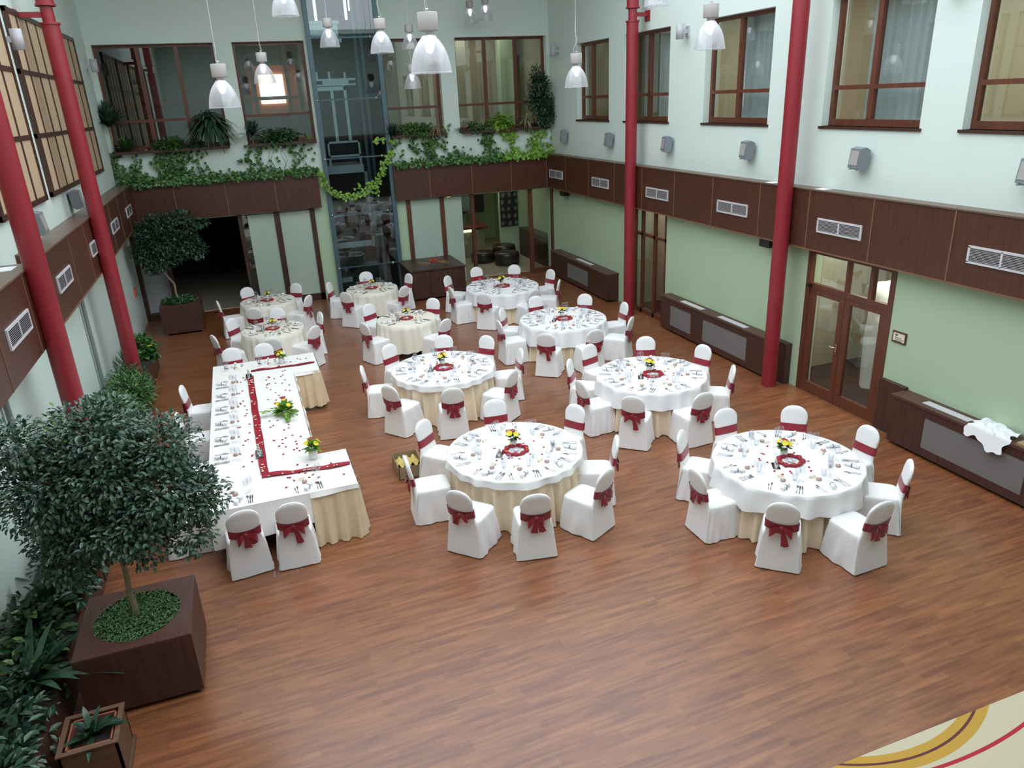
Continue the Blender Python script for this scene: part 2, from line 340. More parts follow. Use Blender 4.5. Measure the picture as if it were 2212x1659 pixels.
fascia('trim_left', [(LXW, FX, -10.15, 0, ZB_, ZT_), (LXW, FX+.02, YF, -10.9, ZB_, ZT_)], [(FX, FX+.006, y-.011, y+.011, ZB_, ZT_) for y in (-1.4, -2.8, -4.2, -5.7, -7.2, -8.55)]+[(FX+.02, FX+.026, y-.011, y+.011, ZB_, ZT_) for y in (-11.5, -12.9, -14.4)]+[(FX, FX+.01, -10.15, 0, ZB_-.012, ZB_+.012)],
       [(LXW, FX+.015, -10.15, 0, ZT_, ZT_+.022), (LXW, FX+.035, YF, -10.9, ZT_, ZT_+.022)], 'y')

# left lower wall: pipes, orange call box
for y, wh in ((-7.32, 'beside the rear left red column'), (-12.3, 'below the near left fascia')):
    tag(MB().cyl((LXW+.06, y), .035, 0, ZB_, 12).build('drain_pipe', MT['pipe']), 'thin grey vertical pipe on the left wall '+wh, 'pipe')
p = un(290, 632, 0, LXW); tag(MB().box(LXW, LXW+.05, p.y-.09, p.y+.09, p.z-.1, p.z+.1).build('call_box', MT['fire']), 'small orange call box on the left wall by the back corner', 'call box')

# ---- windows
def window(name, plane, a0, a1, z0, z1, mull, bar, depth, m, mw=.065):
    """frame (with mullions), pane, sill.  plane 'x' : wall at x=WX looking -x ; 'y' : wall at y=YB looking -y"""
    root = empty(name); root['kind'] = 'structure'
    P = (lambda mb, a, b, d0, d1, c, d: mb.box(WX+d0, WX+d1, a, b, c, d)) if plane == 'x' else (lambda mb, a, b, d0, d1, c, d: mb.box(a, b, YB+d0, YB+d1, c, d))
    f = MB(); t = .07
    P(f, a0, a0+t, depth, depth+.08, z0, z1); P(f, a1-t, a1, depth, depth+.08, z0, z1); P(f, a0+t, a1-t, depth, depth+.08, z0, z0+t+.03); P(f, a0+t, a1-t, depth, depth+.08, z1-t, z1)
    for q in mull: P(f, q-mw/2-.015, q+mw/2+.015, depth-.008, depth+.07, z0+.1, z1-t)
    if bar: P(f, a0+t, a1-t, depth-.004, depth+.068, bar-mw/2, bar+mw/2)
    fo = f.build('window_frame', m, root)
    g = MB(); P(g, a0+t, a1-t, depth+.035, depth+.041, z0+.1, z1-t); g.build('pane', MT['glass'], fo)
    s = MB(); P(s, a0-.04, a1+.04 if plane == 'x' else a1, -.03, depth, z0-.04, z0); s.build('window_sill', MT['framed'], root)
    return root
n = 1
for i, (a, b) in enumerate(RW):
    window('window_%d' % n, 'x', a, b, 4.56, 6.46, [[-2.35, -5.29, -8.64, -11.94, -14.65, -18.1][i]], 5.13, .14, MT['frame']); n += 1
for (a, b), mu in zip(BW, ([-10.62, -9.73], [], [], [-1.65, -.72])):
    window('window_%d' % n, 'y', a, b, 4.36, 6.82, mu, 5.06, .2, MT['frame']); n += 1

# rooms seen through the glass -------------------------------------------------
def room(name, x0, x1, y0, y1, z0, z1, m, open_, fm=None):
    """five thin walls round a room, leaving the side towards the hall open"""
    t = .06; mb = MB()
    if open_ != 'x0': mb.box(x0-t, x0, y0, y1, z0, z1)
    mb.box(x1, x1+t, y0, y1, z0, z1)
    if open_ != 'y0': mb.box(x0, x1, y0-t, y0, z0, z1)
    mb.box(x0, x1, y1, y1+t, z0, z1)
    mb.box(x0, x1, y0, y1, z1, z1+t)
    o = mb.build(name, m); o['kind'] = 'structure'
    f = MB().box(x0, x1, y0, y1, z0-t, z0).build('floor_'+name[5:], fm or MT['tile']); f['kind'] = 'structure'
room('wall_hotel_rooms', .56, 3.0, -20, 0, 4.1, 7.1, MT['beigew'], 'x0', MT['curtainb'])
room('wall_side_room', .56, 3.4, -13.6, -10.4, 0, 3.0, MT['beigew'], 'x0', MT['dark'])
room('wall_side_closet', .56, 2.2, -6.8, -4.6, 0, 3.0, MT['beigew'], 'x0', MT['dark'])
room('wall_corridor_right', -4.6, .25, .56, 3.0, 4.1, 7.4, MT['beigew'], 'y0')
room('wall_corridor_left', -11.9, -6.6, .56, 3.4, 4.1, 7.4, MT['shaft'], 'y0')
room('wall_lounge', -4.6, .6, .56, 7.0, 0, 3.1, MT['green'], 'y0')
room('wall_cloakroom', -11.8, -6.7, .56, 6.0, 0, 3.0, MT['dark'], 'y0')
def curtain(name, x0, y0, x1, y1, z0, z1, m, amp=.035, wl=.16, lab='', cat='curtain', grp=None):
    L = math.hypot(x1-x0, y1-y0); n = max(8, int(L/wl*8)); dx, dy = (x1-x0)/L, (y1-y0)/L; rs = [[], []]
    for i in range(n+1):
        s = L*i/n; a = amp*math.sin(2*PI*s/wl + .6*math.sin(s*3))
        rs[0].append((x0+dx*s-dy*a, y0+dy*s+dx*a, z1)); rs[1].append((x0+dx*s-dy*a*1.15, y0+dy*s+dx*a*1.15, z0))
    mb = MB(); mb.rings(rs, close=False)
    rs2 = [[(p[0]+dy*.004, p[1]-dx*.004, p[2]) for p in r] for r in rs]; mb.rings(rs2, close=False)
    return tag(mb.build(name, m), lab, cat, grp)
for i, (y0, y1, wh) in enumerate([(-3.4, -2.3, 'first upper right window from the back'), (-6.2, -5.2, 'upper right window behind the rear red column'), (-9.7, -8.1, 'third upper right window from the back'), (-13.0, -11.5, 'upper right window beside the near red column'), (-15.8, -14.3, 'upper right window cut by the photo edge')]):
    curtain('sheer_curtain', .75, y0, .75, y1, 4.2, 6.9, MT['curtain'] if i else MT['curtainb'], lab='pleated sheer grey curtain inside the '+wh)
curtain('tan_drape', .95, -15.9, .95, -14.6, 4.2, 6.9, MT['curtainb'], lab='tan drape further inside the upper right window at the photo edge')
# corridor contents behind back windows
o = MB(); o.box(-8.05, -6.65, 3.3, 3.38, 5.0, 6.4); tag(o.build('orange_glow_panel', MT['orange']), 'orange panel painted for the warm glow behind the window left of the lift', 'wall panel')  # orange colour stands in for the glow of warm lights inside
tag(MB().box(-7.75, -7.05, 3.24, 3.3, 5.35, 6.15).build('backlit_poster', MT['glow']), 'bright backlit poster behind the window left of the lift', 'poster')
bm_ = MB()
for x in (-10.9, -9.4, -6.95, -7.9): bm_.box(x-.05, x+.05, 3.0, 3.1, 4.1, 7.4)
bm_.box(-11.8, -6.65, 3.0, 3.1, 5.45, 5.55); tag(bm_.build('trim_1', MT['framed']), kind='structure')
for x, mt in ((-3.6, 'beigew'), (-1.9, 'beigew'), (-.35, 'green')):
    bb = MB().box(x-.22, x+.22, 2.2, 2.6, 4.1, 7.4).build('trim_2', MT[mt]); bb['kind'] = 'structure'

# ---- lower back glazing
def post(mb, x0, x1, z0=0, z1=2.58, y0=.18, y1=.3): mb.box(x0, x1, y0, y1, z0, z1)
fr = MB()
for a, b in ((-11.70, -11.60), (-10.97, -10.85), (-8.97, -8.86), (-8.03, -7.88), (-7.07, -6.94)): post(fr, a, b)
fr.box(-8.86, -6.94, .18, .3, 0, .2); fr.box(-11.6, -10.97, .18, .3, 0, .16)
r1 = empty('door_1'); r1['kind'] = 'structure'
fo = fr.build('door_frame', MT['framed'], r1)
fg = MB().box(-8.72, -8.03, .22, .26, .2, 2.55).box(-7.88, -7.07, .22, .26, .2, 2.55).build('frosted_panel', MT['frost'], r1)
MB().box(-8.86, -8.72, .23, .25, .2, 2.55).build('clear_pane', MT['glass'], r1)
MB().box(-11.6, -10.97, .4, .44, .16, 2.55).build('side_panel', MT['grey'], r1)
MB().tube([(-8.93, .12, .45), (-8.93, .12, 1.3)], .012).build('door_handle', MT['steel'], r1)
fr = MB()
for a, b in ((-4.34, -4.22), (-3.35, -3.22), (-2.40, -2.30), (-.55, -.44), (.2, .25)): post(fr, a, b)
fr.box(-.44, .2, .18, .3, 0, .12)
r2 = empty('door_2'); r2['kind'] = 'structure'
fr.build('door_frame', MT['frame'], r2)
MB().box(-4.22, -3.35, .22, .26, .0, 2.55).box(-3.22, -2.68, .22, .26, .0, 2.55).build('frosted_panel', MT['frost'], r2)
MB().box(-2.68, -2.40, .23, .25, 0, 2.55).box(-.44, .2, .23, .25, .12, 2.55).build('clear_pane', MT['glass'], r2)
MB().tube([(-2.34, .12, .25), (-2.34, .12, 1.15)], .012).build('door_handle', MT['steel'], r2)

# lounge furniture
c = empty('reception_counter', label='olive lit reception counter in the lounge behind the back right opening', cat='counter')
MB().box(-2.2, -.95, 3.6, 4.2, 0, .95).build('counter_front', MT['counter'], c); MB().box(-2.3, -.85, 3.5, 4.3, 1.0, 1.06).build('counter_top', MT['frame'], c)
MB().box(-2.2, -1.3, 3.52, 3.58, .9, .98).build('light_strip', MT['glow2'], c)
b = MB()
for i in range(3): b.box(-1.35+.12*i, -1.25+.12*i, 3.8, 3.83, 1.06, 1.3)
b.box(-1.7, -1.2, 3.6, 3.8, 1.06, 1.08); tag(b.build('brochure_rack', MT['crate']), 'small wooden brochure stand on the lounge counter', 'brochure stand')
tag(MB().box(-1.95, -1.8, 4.6, 4.66, 1.7, 2.5).build('amber_lamp', MT['amber']), 'narrow amber wall light above the lounge counter', 'lamp')
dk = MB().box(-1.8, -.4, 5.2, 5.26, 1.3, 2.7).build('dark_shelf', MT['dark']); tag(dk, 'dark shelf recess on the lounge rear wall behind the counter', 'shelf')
for (x, y, r, h, wh) in ((-.75, 1.9, .42, .42, 'nearest the opening'), (-1.35, 2.7, .40, .36, 'in front of the counter'), (-.55, 2.75, .4, .5, 'against the lounge wall')):
    k = MB(); k.lathe([(r*.92, 0), (r, .06), (r, h-.08), (r*.95, h-.02), (r*.7, h+.01), (0, h+.015)], 28)
    tag(k.build('leather_pouf', MT['leather'], None, (x, y, 0)), 'round dark leather pouf in the lounge, the one '+wh, 'pouf')
tag(MB().box(.2, .56, .7, 3.2, 0, .95).build('lounge_sideboard', MT['framed']), 'long dark low sideboard along the right wall of the lounge', 'sideboard')
pic = empty('textile_picture', label='tall dark hanging picture with grey round motifs in the lounge', cat='picture')
MB().box(-.42, .22, 3.3, 3.34, 1.0, 2.5).build('canvas', MT['blackart'], pic)
b = MB(); rr = random.Random(3)
for i in range(6):
    for j in range(3):
        x = -.34+.24*j+rr.uniform(-.03, .03); z = 1.12+.24*i; b = MB(); b.add([(x+.075*math.cos(a)*rr.uniform(.7, 1.1), 3.292, z+.095*math.sin(a)*rr.uniform(.7, 1.1)) for a in [k*PI/4 for k in range(8)]], [tuple(range(8))]); b.build('motif', MT['artgrey'], pic)
MB().box(-.46, .56, 3.34, 3.4, 0, 3.1).build('wall_lounge_partition', MT['green'])['kind'] = 'structure'
# low cabinet in front of the frosted panels
c0 = un(892, 649, 2, 0); c1 = un(1012, 640, 2, 0)
cy = (c0.y+c1.y)/2; cx0, cx1 = c0.x, c1.x
c = empty('low_sideboard', label='long dark wooden sideboard in front of the frosted panels by the lift', cat='sideboard')
CABH = un(889.7, 586, 1, cy).z; cyb = un(874, 578, 2, CABH).y;
MB().box(cx0, cx1, cy, YB-.07, .05, CABH-.04).build('body', MT['planter'], c)
MB().box(cx0-.05, cx1+.03, cy-.04, YB-.07, CABH-.04, CABH).build('top', MT['framed'], c)
w3 = (cx1-cx0)/3
for i in range(3):
    d = MB().box(cx0+w3*i+.008, cx0+w3*(i+1)-.008, cy-.018, cy, .08, CABH-.06).build('door', MT['planter'], c)
    MB().cyl((cx0+w3*i+(.06 if i == 2 else w3-.06), cy-.026), .008, CABH-.22, CABH-.12, 8).build('knob', MT['steel'], d)
fl = empty('dried_flower_arrangement', ((cx0+cx1)/2, cy+.45, CABH), label='red and gold dried flower arrangement lying on the sideboard by the lift', cat='flower arrangement')
b = MB()
for k in range(9):
    a = R0.uniform(-.5, .5)+(PI if k % 2 else 0); L = R0.uniform(.35, .62); z = R0.uniform(.03, .1)
    p0 = Vector((0, 0, .03)); p1 = Vector((math.cos(a)*L, math.sin(a)*L*.6, z)); s_ = Vector((-math.sin(a), math.cos(a), 0))*.03; mid = (p0+p1)/2+Vector((0, 0, .03))
    b.add([p0, mid+s_, p1, mid-s_], [(0, 1, 2, 3)])
b.build('dry_leaf', MT['shell'], fl)
b = MB()
for k in range(14):
    a = R0.uniform(0, 2*PI); r = R0.uniform(0, .14); c_ = (r*math.cos(a)*1.6, r*math.sin(a), .07+R0.uniform(0, .12)); b.lathe([(0, -.03), (.03, -.01), (.035, .01), (0, .03)], 7, c_)
b.build('red_blossom', MT['redbow'], fl)
b = MB()
for x, y, z in ((.12, 0, .33), (.2, -.05, .25), (-.1, .05, .2)): b.tube([(0, 0, .08), (x*.6, y, z*.8), (x, y, z)], .006, 5)
b.build('twig', MT['redbow'], fl)

# ---- right lower: double door, narrow glazed door
def dbl_door():
    r = empty('door_3'); r['kind'] = 'structure'
    a0, a1 = DOOR; X0, X1 = WX-.012, WX+.07; mid = (a0+a1)/2+.02; f = MB()
    f.box(X0, X1, a0, a0+.1, 0, 2.56); f.box(X0, X1, a1-.1, a1, 0, 2.56); f.box(X0, X1, a0+.1, a1-.1, 2.5, 2.56); f.box(X0, X1, a0+.1, a1-.1, 1.9, 1.99)
    f.box(X0, X1, mid-.03, mid+.03, 1.99, 2.5); f.box(X0, X1, mid-.55, mid-.47, 1.99, 2.5)
    f.build('door_frame', MT['frame'], r)
    for k, (b0, b1) in enumerate(((a0+.1, mid-.004), (mid+.004, a1-.1))):
        d = MB(); d.box(X0+.01, X1-.01, b0, b0+.12, .0, 1.9); d.box(X0+.01, X1-.01, b1-.12, b1, .0, 1.9); d.box(X0+.01, X1-.01, b0+.12, b1-.12, 0, .2); d.box(X0+.01, X1-.01, b0+.12, b1-.12, 1.8, 1.9)
        lf = d.build('door_leaf', MT['frame'], r)
        MB().box(WX+.025, WX+.031, b0+.12, b1-.12, .2, 1.8).build('glass_pane', MT['glass'], lf)
        if k:
            h = MB(); h.tube([(X0, b0+.06, 1.02), (X0-.05, b0+.06, 1.02), (X0-.05, b0+.17, 1.02)], .011); h.box(X0-.004, X0+.002, b0+.04, b0+.085, .9, 1.08); h.lathe([(.018, -.01), (.018, .01)], 10, (X0-.006, b0+.062, .92)); h.build('door_handle', MT['brass'], lf)
            MB().box(X0-.06, X0, b1-.06, b1+.02, 1.92, 1.97).build('door_closer', MT['black'], lf)
    MB().box(WX+.02, WX+.026, a0+.1, a1-.1, 1.99, 2.5).build('transom_pane', MT['glass'], r)
dbl_door()
r = empty('door_4'); r['kind'] = 'structure'; f = MB()
for a, b in ((NARW[0], NARW[0]+.07), (NARW[1]-.08, NARW[1]), (-5.98, -5.9), (-5.40, -5.32)): f.box(WX-.01, WX+.06, a, b, 0, 2.56)
f.box(WX-.01, WX+.06, *NARW, 1.93, 2.0); f.box(WX-.01, WX+.06, *NARW, 0, .1)
f.build('door_frame', MT['frame'], r); MB().box(WX+.02, WX+.026, NARW[0]+.07, NARW[1]-.08, .1, 2.56).build('glass_pane', MT['glass'], r)
# stored covered furniture seen through the door glass
k = 0
for x, y, h, wh in ((1.3, -12.55, 1.5, 'behind the near leaf of the double door'), (1.6, -11.75, 1.9, 'behind the far leaf of the double door'), (2.4, -12.3, 2.2, 'at the back of the side room')):
    b = MB(); n_ = 32; rs = []
    for z in (0, h*.5, h*.9, h, h+.01):
        q = 1 if z < h*.95 else (.8 if z < h+.005 else .1)
        rs.append([(.33*q*(1+.12*math.sin(5*t+z*2)+.05*math.sin(13*t))*math.cos(t), .33*q*(1+.12*math.sin(5*t+z*2)+.05*math.sin(13*t))*math.sin(t), z) for t in [2*PI*i/n_ for i in range(n_)]])
    b.rings(rs, cap1=True); tag(b.build('covered_stack', MT['white'], None, (x, y, 0)), 'pale draped stack of furniture '+wh, 'draped furniture')
curtain('store_curtain', 1.1, -13.4, 1.1, -12.9, 0, 2.9, MT['curtain'], lab='grey curtain inside the side room, at the near end of the double door')
b = MB().box(.9, 1.3, -5.95, -5.5, 0, .5).box(1.0, 1.3, -5.9, -5.6, .5, .95); tag(b.build('stored_box', MT['crate']), 'brown boxes stored behind the narrow glazed door', 'boxes')
tag(MB().box(.9, 1.25, -5.95, -5.6, .95, 1.15).build('folded_linen', MT['white']), 'folded white linen on the boxes behind the narrow glazed door', 'linen')
# sign
sg = empty('wall_sign', label='small framed notice on the green wall right of the double door', cat='sign')
p0, p1 = un(1931, 712, 0, WX), un(1957, 746, 0, WX)
MB().box(WX-.02, WX, p1.y, p0.y, p1.z+.0, p0.z).build('frame', MT['frame'], sg)
MB().box(WX-.023, WX-.02, p1.y+.025, p0.y-.025, p1.z+.025, p0.z-.025).build('card', MT['card'], sg)
b = MB(); ym = p0.y-.06
b.box(WX-.025, WX-.023, ym-.05, ym, p0.z-.07, p0.z-.04)
for i, wd in enumerate((.12, .16, .13)): b.box(WX-.025, WX-.023, ym-wd, ym, p0.z-.1-.025*i, p0.z-.09-.025*i)
b.build('print', MT['ribbon'], sg)

# radiator cabinets
def rad_cab(y0, y1, h, xf, grilles, tops, lab):
    grilles = sorted(grilles)
    c = empty('radiator_cabinet', label=lab, cat='radiator cabinet')
    b = MB().box(xf, WX-.002, y0, y1, .04, h-.04); b.build('body', MT['planter'], c)
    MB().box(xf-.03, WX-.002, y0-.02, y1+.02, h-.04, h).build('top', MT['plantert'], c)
    f = MB()
    ys = [y0]+[v for g in grilles for v in g]+[y1]
    f.box(xf-.015, xf, y0, y1, h-.16, h-.05); f.box(xf-.015, xf, y0, y1, .05, .17)
    for i in range(0, len(ys), 2): f.box(xf-.015, xf, ys[i], ys[i+1], .17, h-.16) if ys[i+1]-ys[i] > .01 else None
    f.build('face_frame', MT['planter'], c)
    for a, b_ in grilles: MB().box(xf-.008, xf, a, b_, .17, h-.16).build('grille', MT['mesh'], c)
    for a, b_ in tops:
        g = MB().box(.02, .15, a, b_, h, h+.006)
        for i in range(int((b_-a)/.05)): g.box(.03, .14, a+.01+.05*i, a+.035+.05*i, h+.006, h+.009)
        g.build('top_vent', MT['ventw'], c)
rad_cab(-4.15, -.32, .76, -.07, [(-2.95, -1.55)], [(-2.9, -1.9)], 'dark radiator cabinet with one grille at the back end of the right wall')
rad_cab(-10.55, -6.75, .80, .0, [(-8.0, -7.15), (-9.95, -8.45)], [(-8.3, -7.5), (-9.8, -8.9)], 'long dark radiator cabinet with two grilles between the red columns')
rad_cab(-18.2, -13.55, .80, -.05, [(-15.7, -14.15), (-17.9, -16.5)], [(-14.75, -14.0)], 'dark radiator cabinet at the near end of the right wall under white cloth')
tag(MB().box(.12, WX-.002, -10.93, -10.57, 0, .78).build('end_panel', MT['planter']), 'narrow dark end panel behind the near red column', 'panel')
b = MB().box(.17, WX-.002, -13.53, -13.05, 0, .84); tag(b.build('corner_panel', MT['planter']), 'short dark wainscot panel between double door and near radiator cabinet', 'panel')
# crumpled white cloth on the near cabinet
b = MB(); n_ = 40; rr = random.Random(5); g = []
ph = [(rr.uniform(3, 17), rr.uniform(-17, 17), rr.uniform(0, 6), rr.uniform(.006, .016)) for _ in range(11)]
for i in range(n_):
    row = []
    for j in range(n_):
        u_, v_ = i/(n_-1)-.5, j/(n_-1)-.5
        x = .0+u_*.44+v_*.10+.03*math.sin(9*v_)+.012*math.sin(23*v_+2); y = -15.12+v_*.58+.03*math.sin(11*u_)+.02*math.sin(19*u_+1)
        z = .83+abs(sum(a*math.sin(kx*u_+ky*v_+p_) for kx, ky, p_, a in ph))*.75
        if x < -.085: z = .81-(-.085-x)*1.15; x = -.085-(-.085-x)*.35
        row.append((x, y, z))
    g.append(row)
b.rings(g, close=False); tag(b.build('crumpled_tablecloth', MT['cloth']), 'crumpled white cloth left on the near radiator cabinet', 'cloth')

tag(MB().box(-.04, .2, -17.4, -15.5, .8, .835).build('wooden_board', MT['board']), 'light wooden board on the near radiator cabinet at the photo edge', 'board')
q = un(617, 1228, 2, 0); fb = empty('floor_outlet', (q.x, q.y, 0), label='flush floor outlet cover behind the right near chair of the head table', cat='floor outlet')
MB().box(-.13, .13, -.13, .13, 0, .0015).build('cover', MT['floor'], fb); MB().box(-.14, .14, -.14, -.13, 0, .003).box(-.14, .14, .13, .14, 0, .003).box(-.14, -.13, -.13, .13, 0, .003).box(.13, .14, -.13, .13, 0, .003).build('frame', MT['steel'], fb)
# ---- vents on the fascia
def vent(loc, rz, lab, L=.92, H=.2):
    def mk():
        v = empty('air_vent'); MB().box(-L/2+.01, L/2-.01, -.012, 0, -H/2+.01, H/2-.01).build('backing', MT['ventd'], v)
        f = MB().box(-L/2-.02, L/2+.02, -.02, 0, H/2-.012, H/2+.015).box(-L/2-.02, L/2+.02, -.02, 0, -H/2-.015, -H/2+.012).box(-L/2-.02, -L/2+.012, -.02, 0, -H/2, H/2).box(L/2-.012, L/2+.02, -.02, 0, -H/2, H/2).box(-.014, .014, -.02, 0, -H/2, H/2)
        f.build('frame', MT['ventw'], v)
        s = MB()
        for i in range(9):
            z = -H/2+.02+i*(H-.02)/9; s.add([(-L/2, -.013, z), (L/2, -.013, z), (L/2, -.020, z+.012), (-L/2, -.020, z+.012)], [(0, 1, 2, 3)])
        s.build('slat', MT['ventw'], v); return v
    inst('vent', mk, loc, rz, lab, 'air vent', 'air vents in the wooden band')
for i, y in enumerate((-.675, -3.57, -6.42, -9.215, -12.01, -14.80, -17.6)):
    vent((0, y, 3.045), -PI/2, 'white slatted air vent in the right fascia, ' + ['nearest the back corner', 'second from the back corner', 'just before the rear red column', 'midway between the red columns', 'above the double door', 'nearest the right photo edge', 'beyond the right photo edge'][i])
for y, lab in ((-12.15, 'nearest the left photo edge'), (-9.39, 'between the two left red columns, the nearer one'), (-6.53, 'just before the rear left red column'), (-3.86, 'behind the rear left red column'), (-1.3, 'nearest the back left corner')):
    vent((FX+(.02 if y < -10.9 else 0), y, 3.09), PI/2, 'white air vent in the left fascia, '+lab)

# ---- columns
def column(x, y, neck, side, lab):
    r = empty('steel_column', (x, y, 0), label=lab, cat='column')
    R_ = .132
    MB().lathe([(R_, 0), (R_, neck)], 32, cap1=True).lathe([(R_+.02, neck-.03), (R_+.02, neck)], 32, cap0=True, cap1=True).build('shaft', MT['red'], r)
    MB().lathe([(.095, neck), (.095, neck+.24)], 24).build('neck', MT['red'], r)
    MB().lathe([(R_, neck+.24), (R_, ZT)], 32, cap0=True).lathe([(R_+.02, neck+.24), (R_+.02, neck+.27)], 32, cap0=True, cap1=True).build('upper_shaft', MT['red'], r)
    wx = (WX-x) if side > 0 else (LXW-x)
    MB().box(min(0, wx), max(0, wx), -.03, .03, neck+.08, neck+.16).box(wx-.02*side-.0, wx, -.1, .1, neck-.02, neck+.2).build('bracket', MT['red'], r)
column(-.13, -10.83, 7.0, 1, 'tall red steel column beside the double door, the near right one')
column(-.13, -5.415, 6.66, 1, 'tall red steel column on the right wall, the one further back')
column(-11.24, -6.45, 6.66, -1, 'tall red steel column on the left wall, the one further back')
column(-11.24, -11.25, 6.66, -1, 'tall red steel column at the left photo edge, the nearest one')

# ---- left wall lattice panels
def lattice(y0, y1, lab):
    z0, z1 = 4.05, 6.82; X0, X1 = LXW, LXW+.07; r = empty('lattice_panel', (X0, (y0+y1)/2, z0), label=lab, cat='lattice panel')
    h = (y1-y0)/2; H = z1-z0; f = MB(); t = .075
    f.box(0, .075, -h, -h+t, 0, H).box(0, .06, h-t, h, 0, H).box(0, .06, -h, h, 0, t).box(0, .06, -h, h, H-t, H)
    for k in range(1, 4): q = -h+2*h*k/4; f.box(0, .05, q-.03, q+.03, 0, H)
    for z in (.93, 1.87): f.box(0, .052, -h, h, z-.035, z+.035)
    f.build('frame', MT['framed'], r); MB().box(.0, .038, -h+.02, h-.02, .02, H-.02).build('paper_panel', MT['paper'], r)
lattice(-4.3, -1.6, 'tan paper lattice panel on the left wall behind the rear left column')
lattice(-7.33, -4.62, 'tan paper lattice panel on the left wall in front of the rear left column')
lattice(-10.45, -7.75, 'tan paper lattice panel on the left wall behind the nearest column')
lattice(-13.6, -10.9, 'tan paper lattice panel on the left wall at the left photo edge')

# ---- wall lamps
def sconce(loc, rz, lab):
    def mk():
        v = empty('wall_sconce'); MB().lathe([(.075, -.14), (.08, -.14), (.08, .14), (.075, .14)], 24, (0, -.19, 0), cap0=True, cap1=True).build('cylinder_shade', MT['grey'], v)
        MB().box(-.03, .03, -.12, 0, -.04, .04).box(-.05, .05, -.03, 0, -.1, .1).build('bracket', MT['grey'], v); return v
    inst('sconce', mk, loc, rz, lab, 'wall lamp', 'cylinder wall lamps')
sconce((WX, -.5, 6.36), -PI/2, 'grey cylinder wall lamp on the right wall by the back corner')
sconce((WX, -7.05, 6.30), -PI/2, 'grey cylinder wall lamp on the right wall between second and third windows')
sconce((WX, -13.38, 6.30), -PI/2, 'grey cylinder wall lamp at the top photo edge by the near right windows')
sconce((LXW, -7.7, 6.33), PI/2, 'grey cylinder wall lamp between the lattice panels on the left wall')
sconce((LXW, -.45, 6.33), PI/2, 'grey cylinder wall lamp on the left wall by the back left window')
def floodl(loc, rz, lab):
    def mk():
        v = empty('floodlight')
        b = MB(); prof = [(-.02, -.17), (-.19, -.17), (-.23, -.13), (-.17, .15), (-.02, .15)]
        prof = [(-.03, .13), (-.06, -.13), (-.12, -.17), (-.22, -.13), (-.19, .15), (-.10, .17)]
        L_, R2 = [(-.14, y, z) for y, z in prof], [(.14, y, z) for y, z in prof]
        b.rings([L_, R2], True, True, True, False); b.build('housing', MT['flood'], v)
        MB().add([(-.115, -.222, -.09), (.115, -.222, -.09), (.115, -.196, .12), (-.115, -.196, .12)], [(0, 1, 2, 3)]).build('lens', MT['lens'], v)
        MB().box(-.02, .02, -.08, 0, -.03, .03).build('bracket', MT['flood'], v)
        MB().box(-.12, -.10, -.21, -.16, -.165, -.15).build('latch', MT['steel'], v); MB().box(.10, .12, -.21, -.16, -.165, -.15).build('latch', MT['steel'], v)
        return v
    inst('flood', mk, loc, rz, lab, 'floodlight', 'floodlights above the ledge')
for i, y in enumerate((-1.0, -3.8, -6.58, -9.4, -12.15, -14.9)):
    floodl((WX, y, 4.11), -PI/2-.25, 'grey floodlight on the right wall, ' + ['nearest the back corner', 'second from the back corner', 'third from the back', 'below the third upper window', 'right of the near red column', 'cut by the right photo edge'][i])
floodl((LXW, -5.95, 3.86), PI/2, 'grey floodlight under the lattice panel on the left wall')
floodl((LXW, -9.1, 3.85), PI/2, 'floodlight standing in for a shadow on the left wall behind the nearest column')  # added in place of a floodlight's shadow on the wall
for x, y, lab in ((.12, -10.2, 'under the right fascia left of the near red column'), (.12, -1.0, 'under the right fascia by the back corner')):
    v = empty('ceiling_speaker', (x, y, 2.617), label='small black speaker '+lab, cat='speaker'); b = MB(); b.box(-.1, .08, -.14, .14, -.16, -.02); b.build('housing', MT['black'], v); MB().box(-.02, .02, -.02, .02, -.02, 0).build('mount', MT['black'], v)
for y, z, lab in ((-10.2, 0, 'left of the near red column'), (-11.45, 0, 'right of the near red column')):
    tag(MB().box(.03, .2, y-.1, y+.1, 3.598, 3.604).build('paper_sheet', MT['cloth']), 'white paper sheet on the right ledge '+lab, 'paper')
p = un(10, 582, 2, 3.6); tag(MB().box(p.x-.1, p.x+.1, p.y-.14, p.y+.14, 3.598, 3.604).build('paper_sheet', MT['cloth']), 'white paper sheet on the left ledge at the photo edge', 'paper')

# ---- lift shaft
sh = MB(); X0, X1 = -6.53, -4.7
sh.box(X0-.06, X0, YB+.3, 2.6, 0, 9).box(X1, X1+.06, YB+.3, 2.6, 0, 9).box(X0, X1, 2.6, 2.66, 0, 9).box(X0, X1, .56, 2.6, -.06, 0)
sh.build('wall_lift_shaft', MT['shaft'])['kind'] = 'structure'
lf = empty('glass_lift_shaft', (0, 0, 0), label='tall glass lift shaft front with steel bars and point fixings', cat='lift shaft')
f = MB().box(X0-.02, X0+.09, .1, .32, 0, 9).box(X1-.06, X1+.06, .1, .32, 0, 9); f.build('steel_frame', MT['tealst'], lf)
for z in (.845, 2.355, 3.855, 5.36, 6.87, 8.37):
    MB().box(X0+.02, X1, .17, .23, z-.022, z+.022).build('cross_bar', MT['tealst'], lf)
    for x in (-6.5, -4.93):
        MB().lathe([(0, -.05), (.035, -.045), (.04, -.02), (.04, 0)], 12, (0, 0, 0)).build('glass_fixing', MT['steel'], lf, (x+.02, .14, z)).rotation_euler = (-PI/2, 0, 0)
zz = [0, .845, 2.355, 3.855, 5.36, 6.87, 8.37, 9]
for a, b in zip(zz[:-1], zz[1:]): MB().box(X0+.09, X1-.06, .15, .165, a+.012, b-.012).build('glass_pane', MT['glassel'], lf)
g = MB()
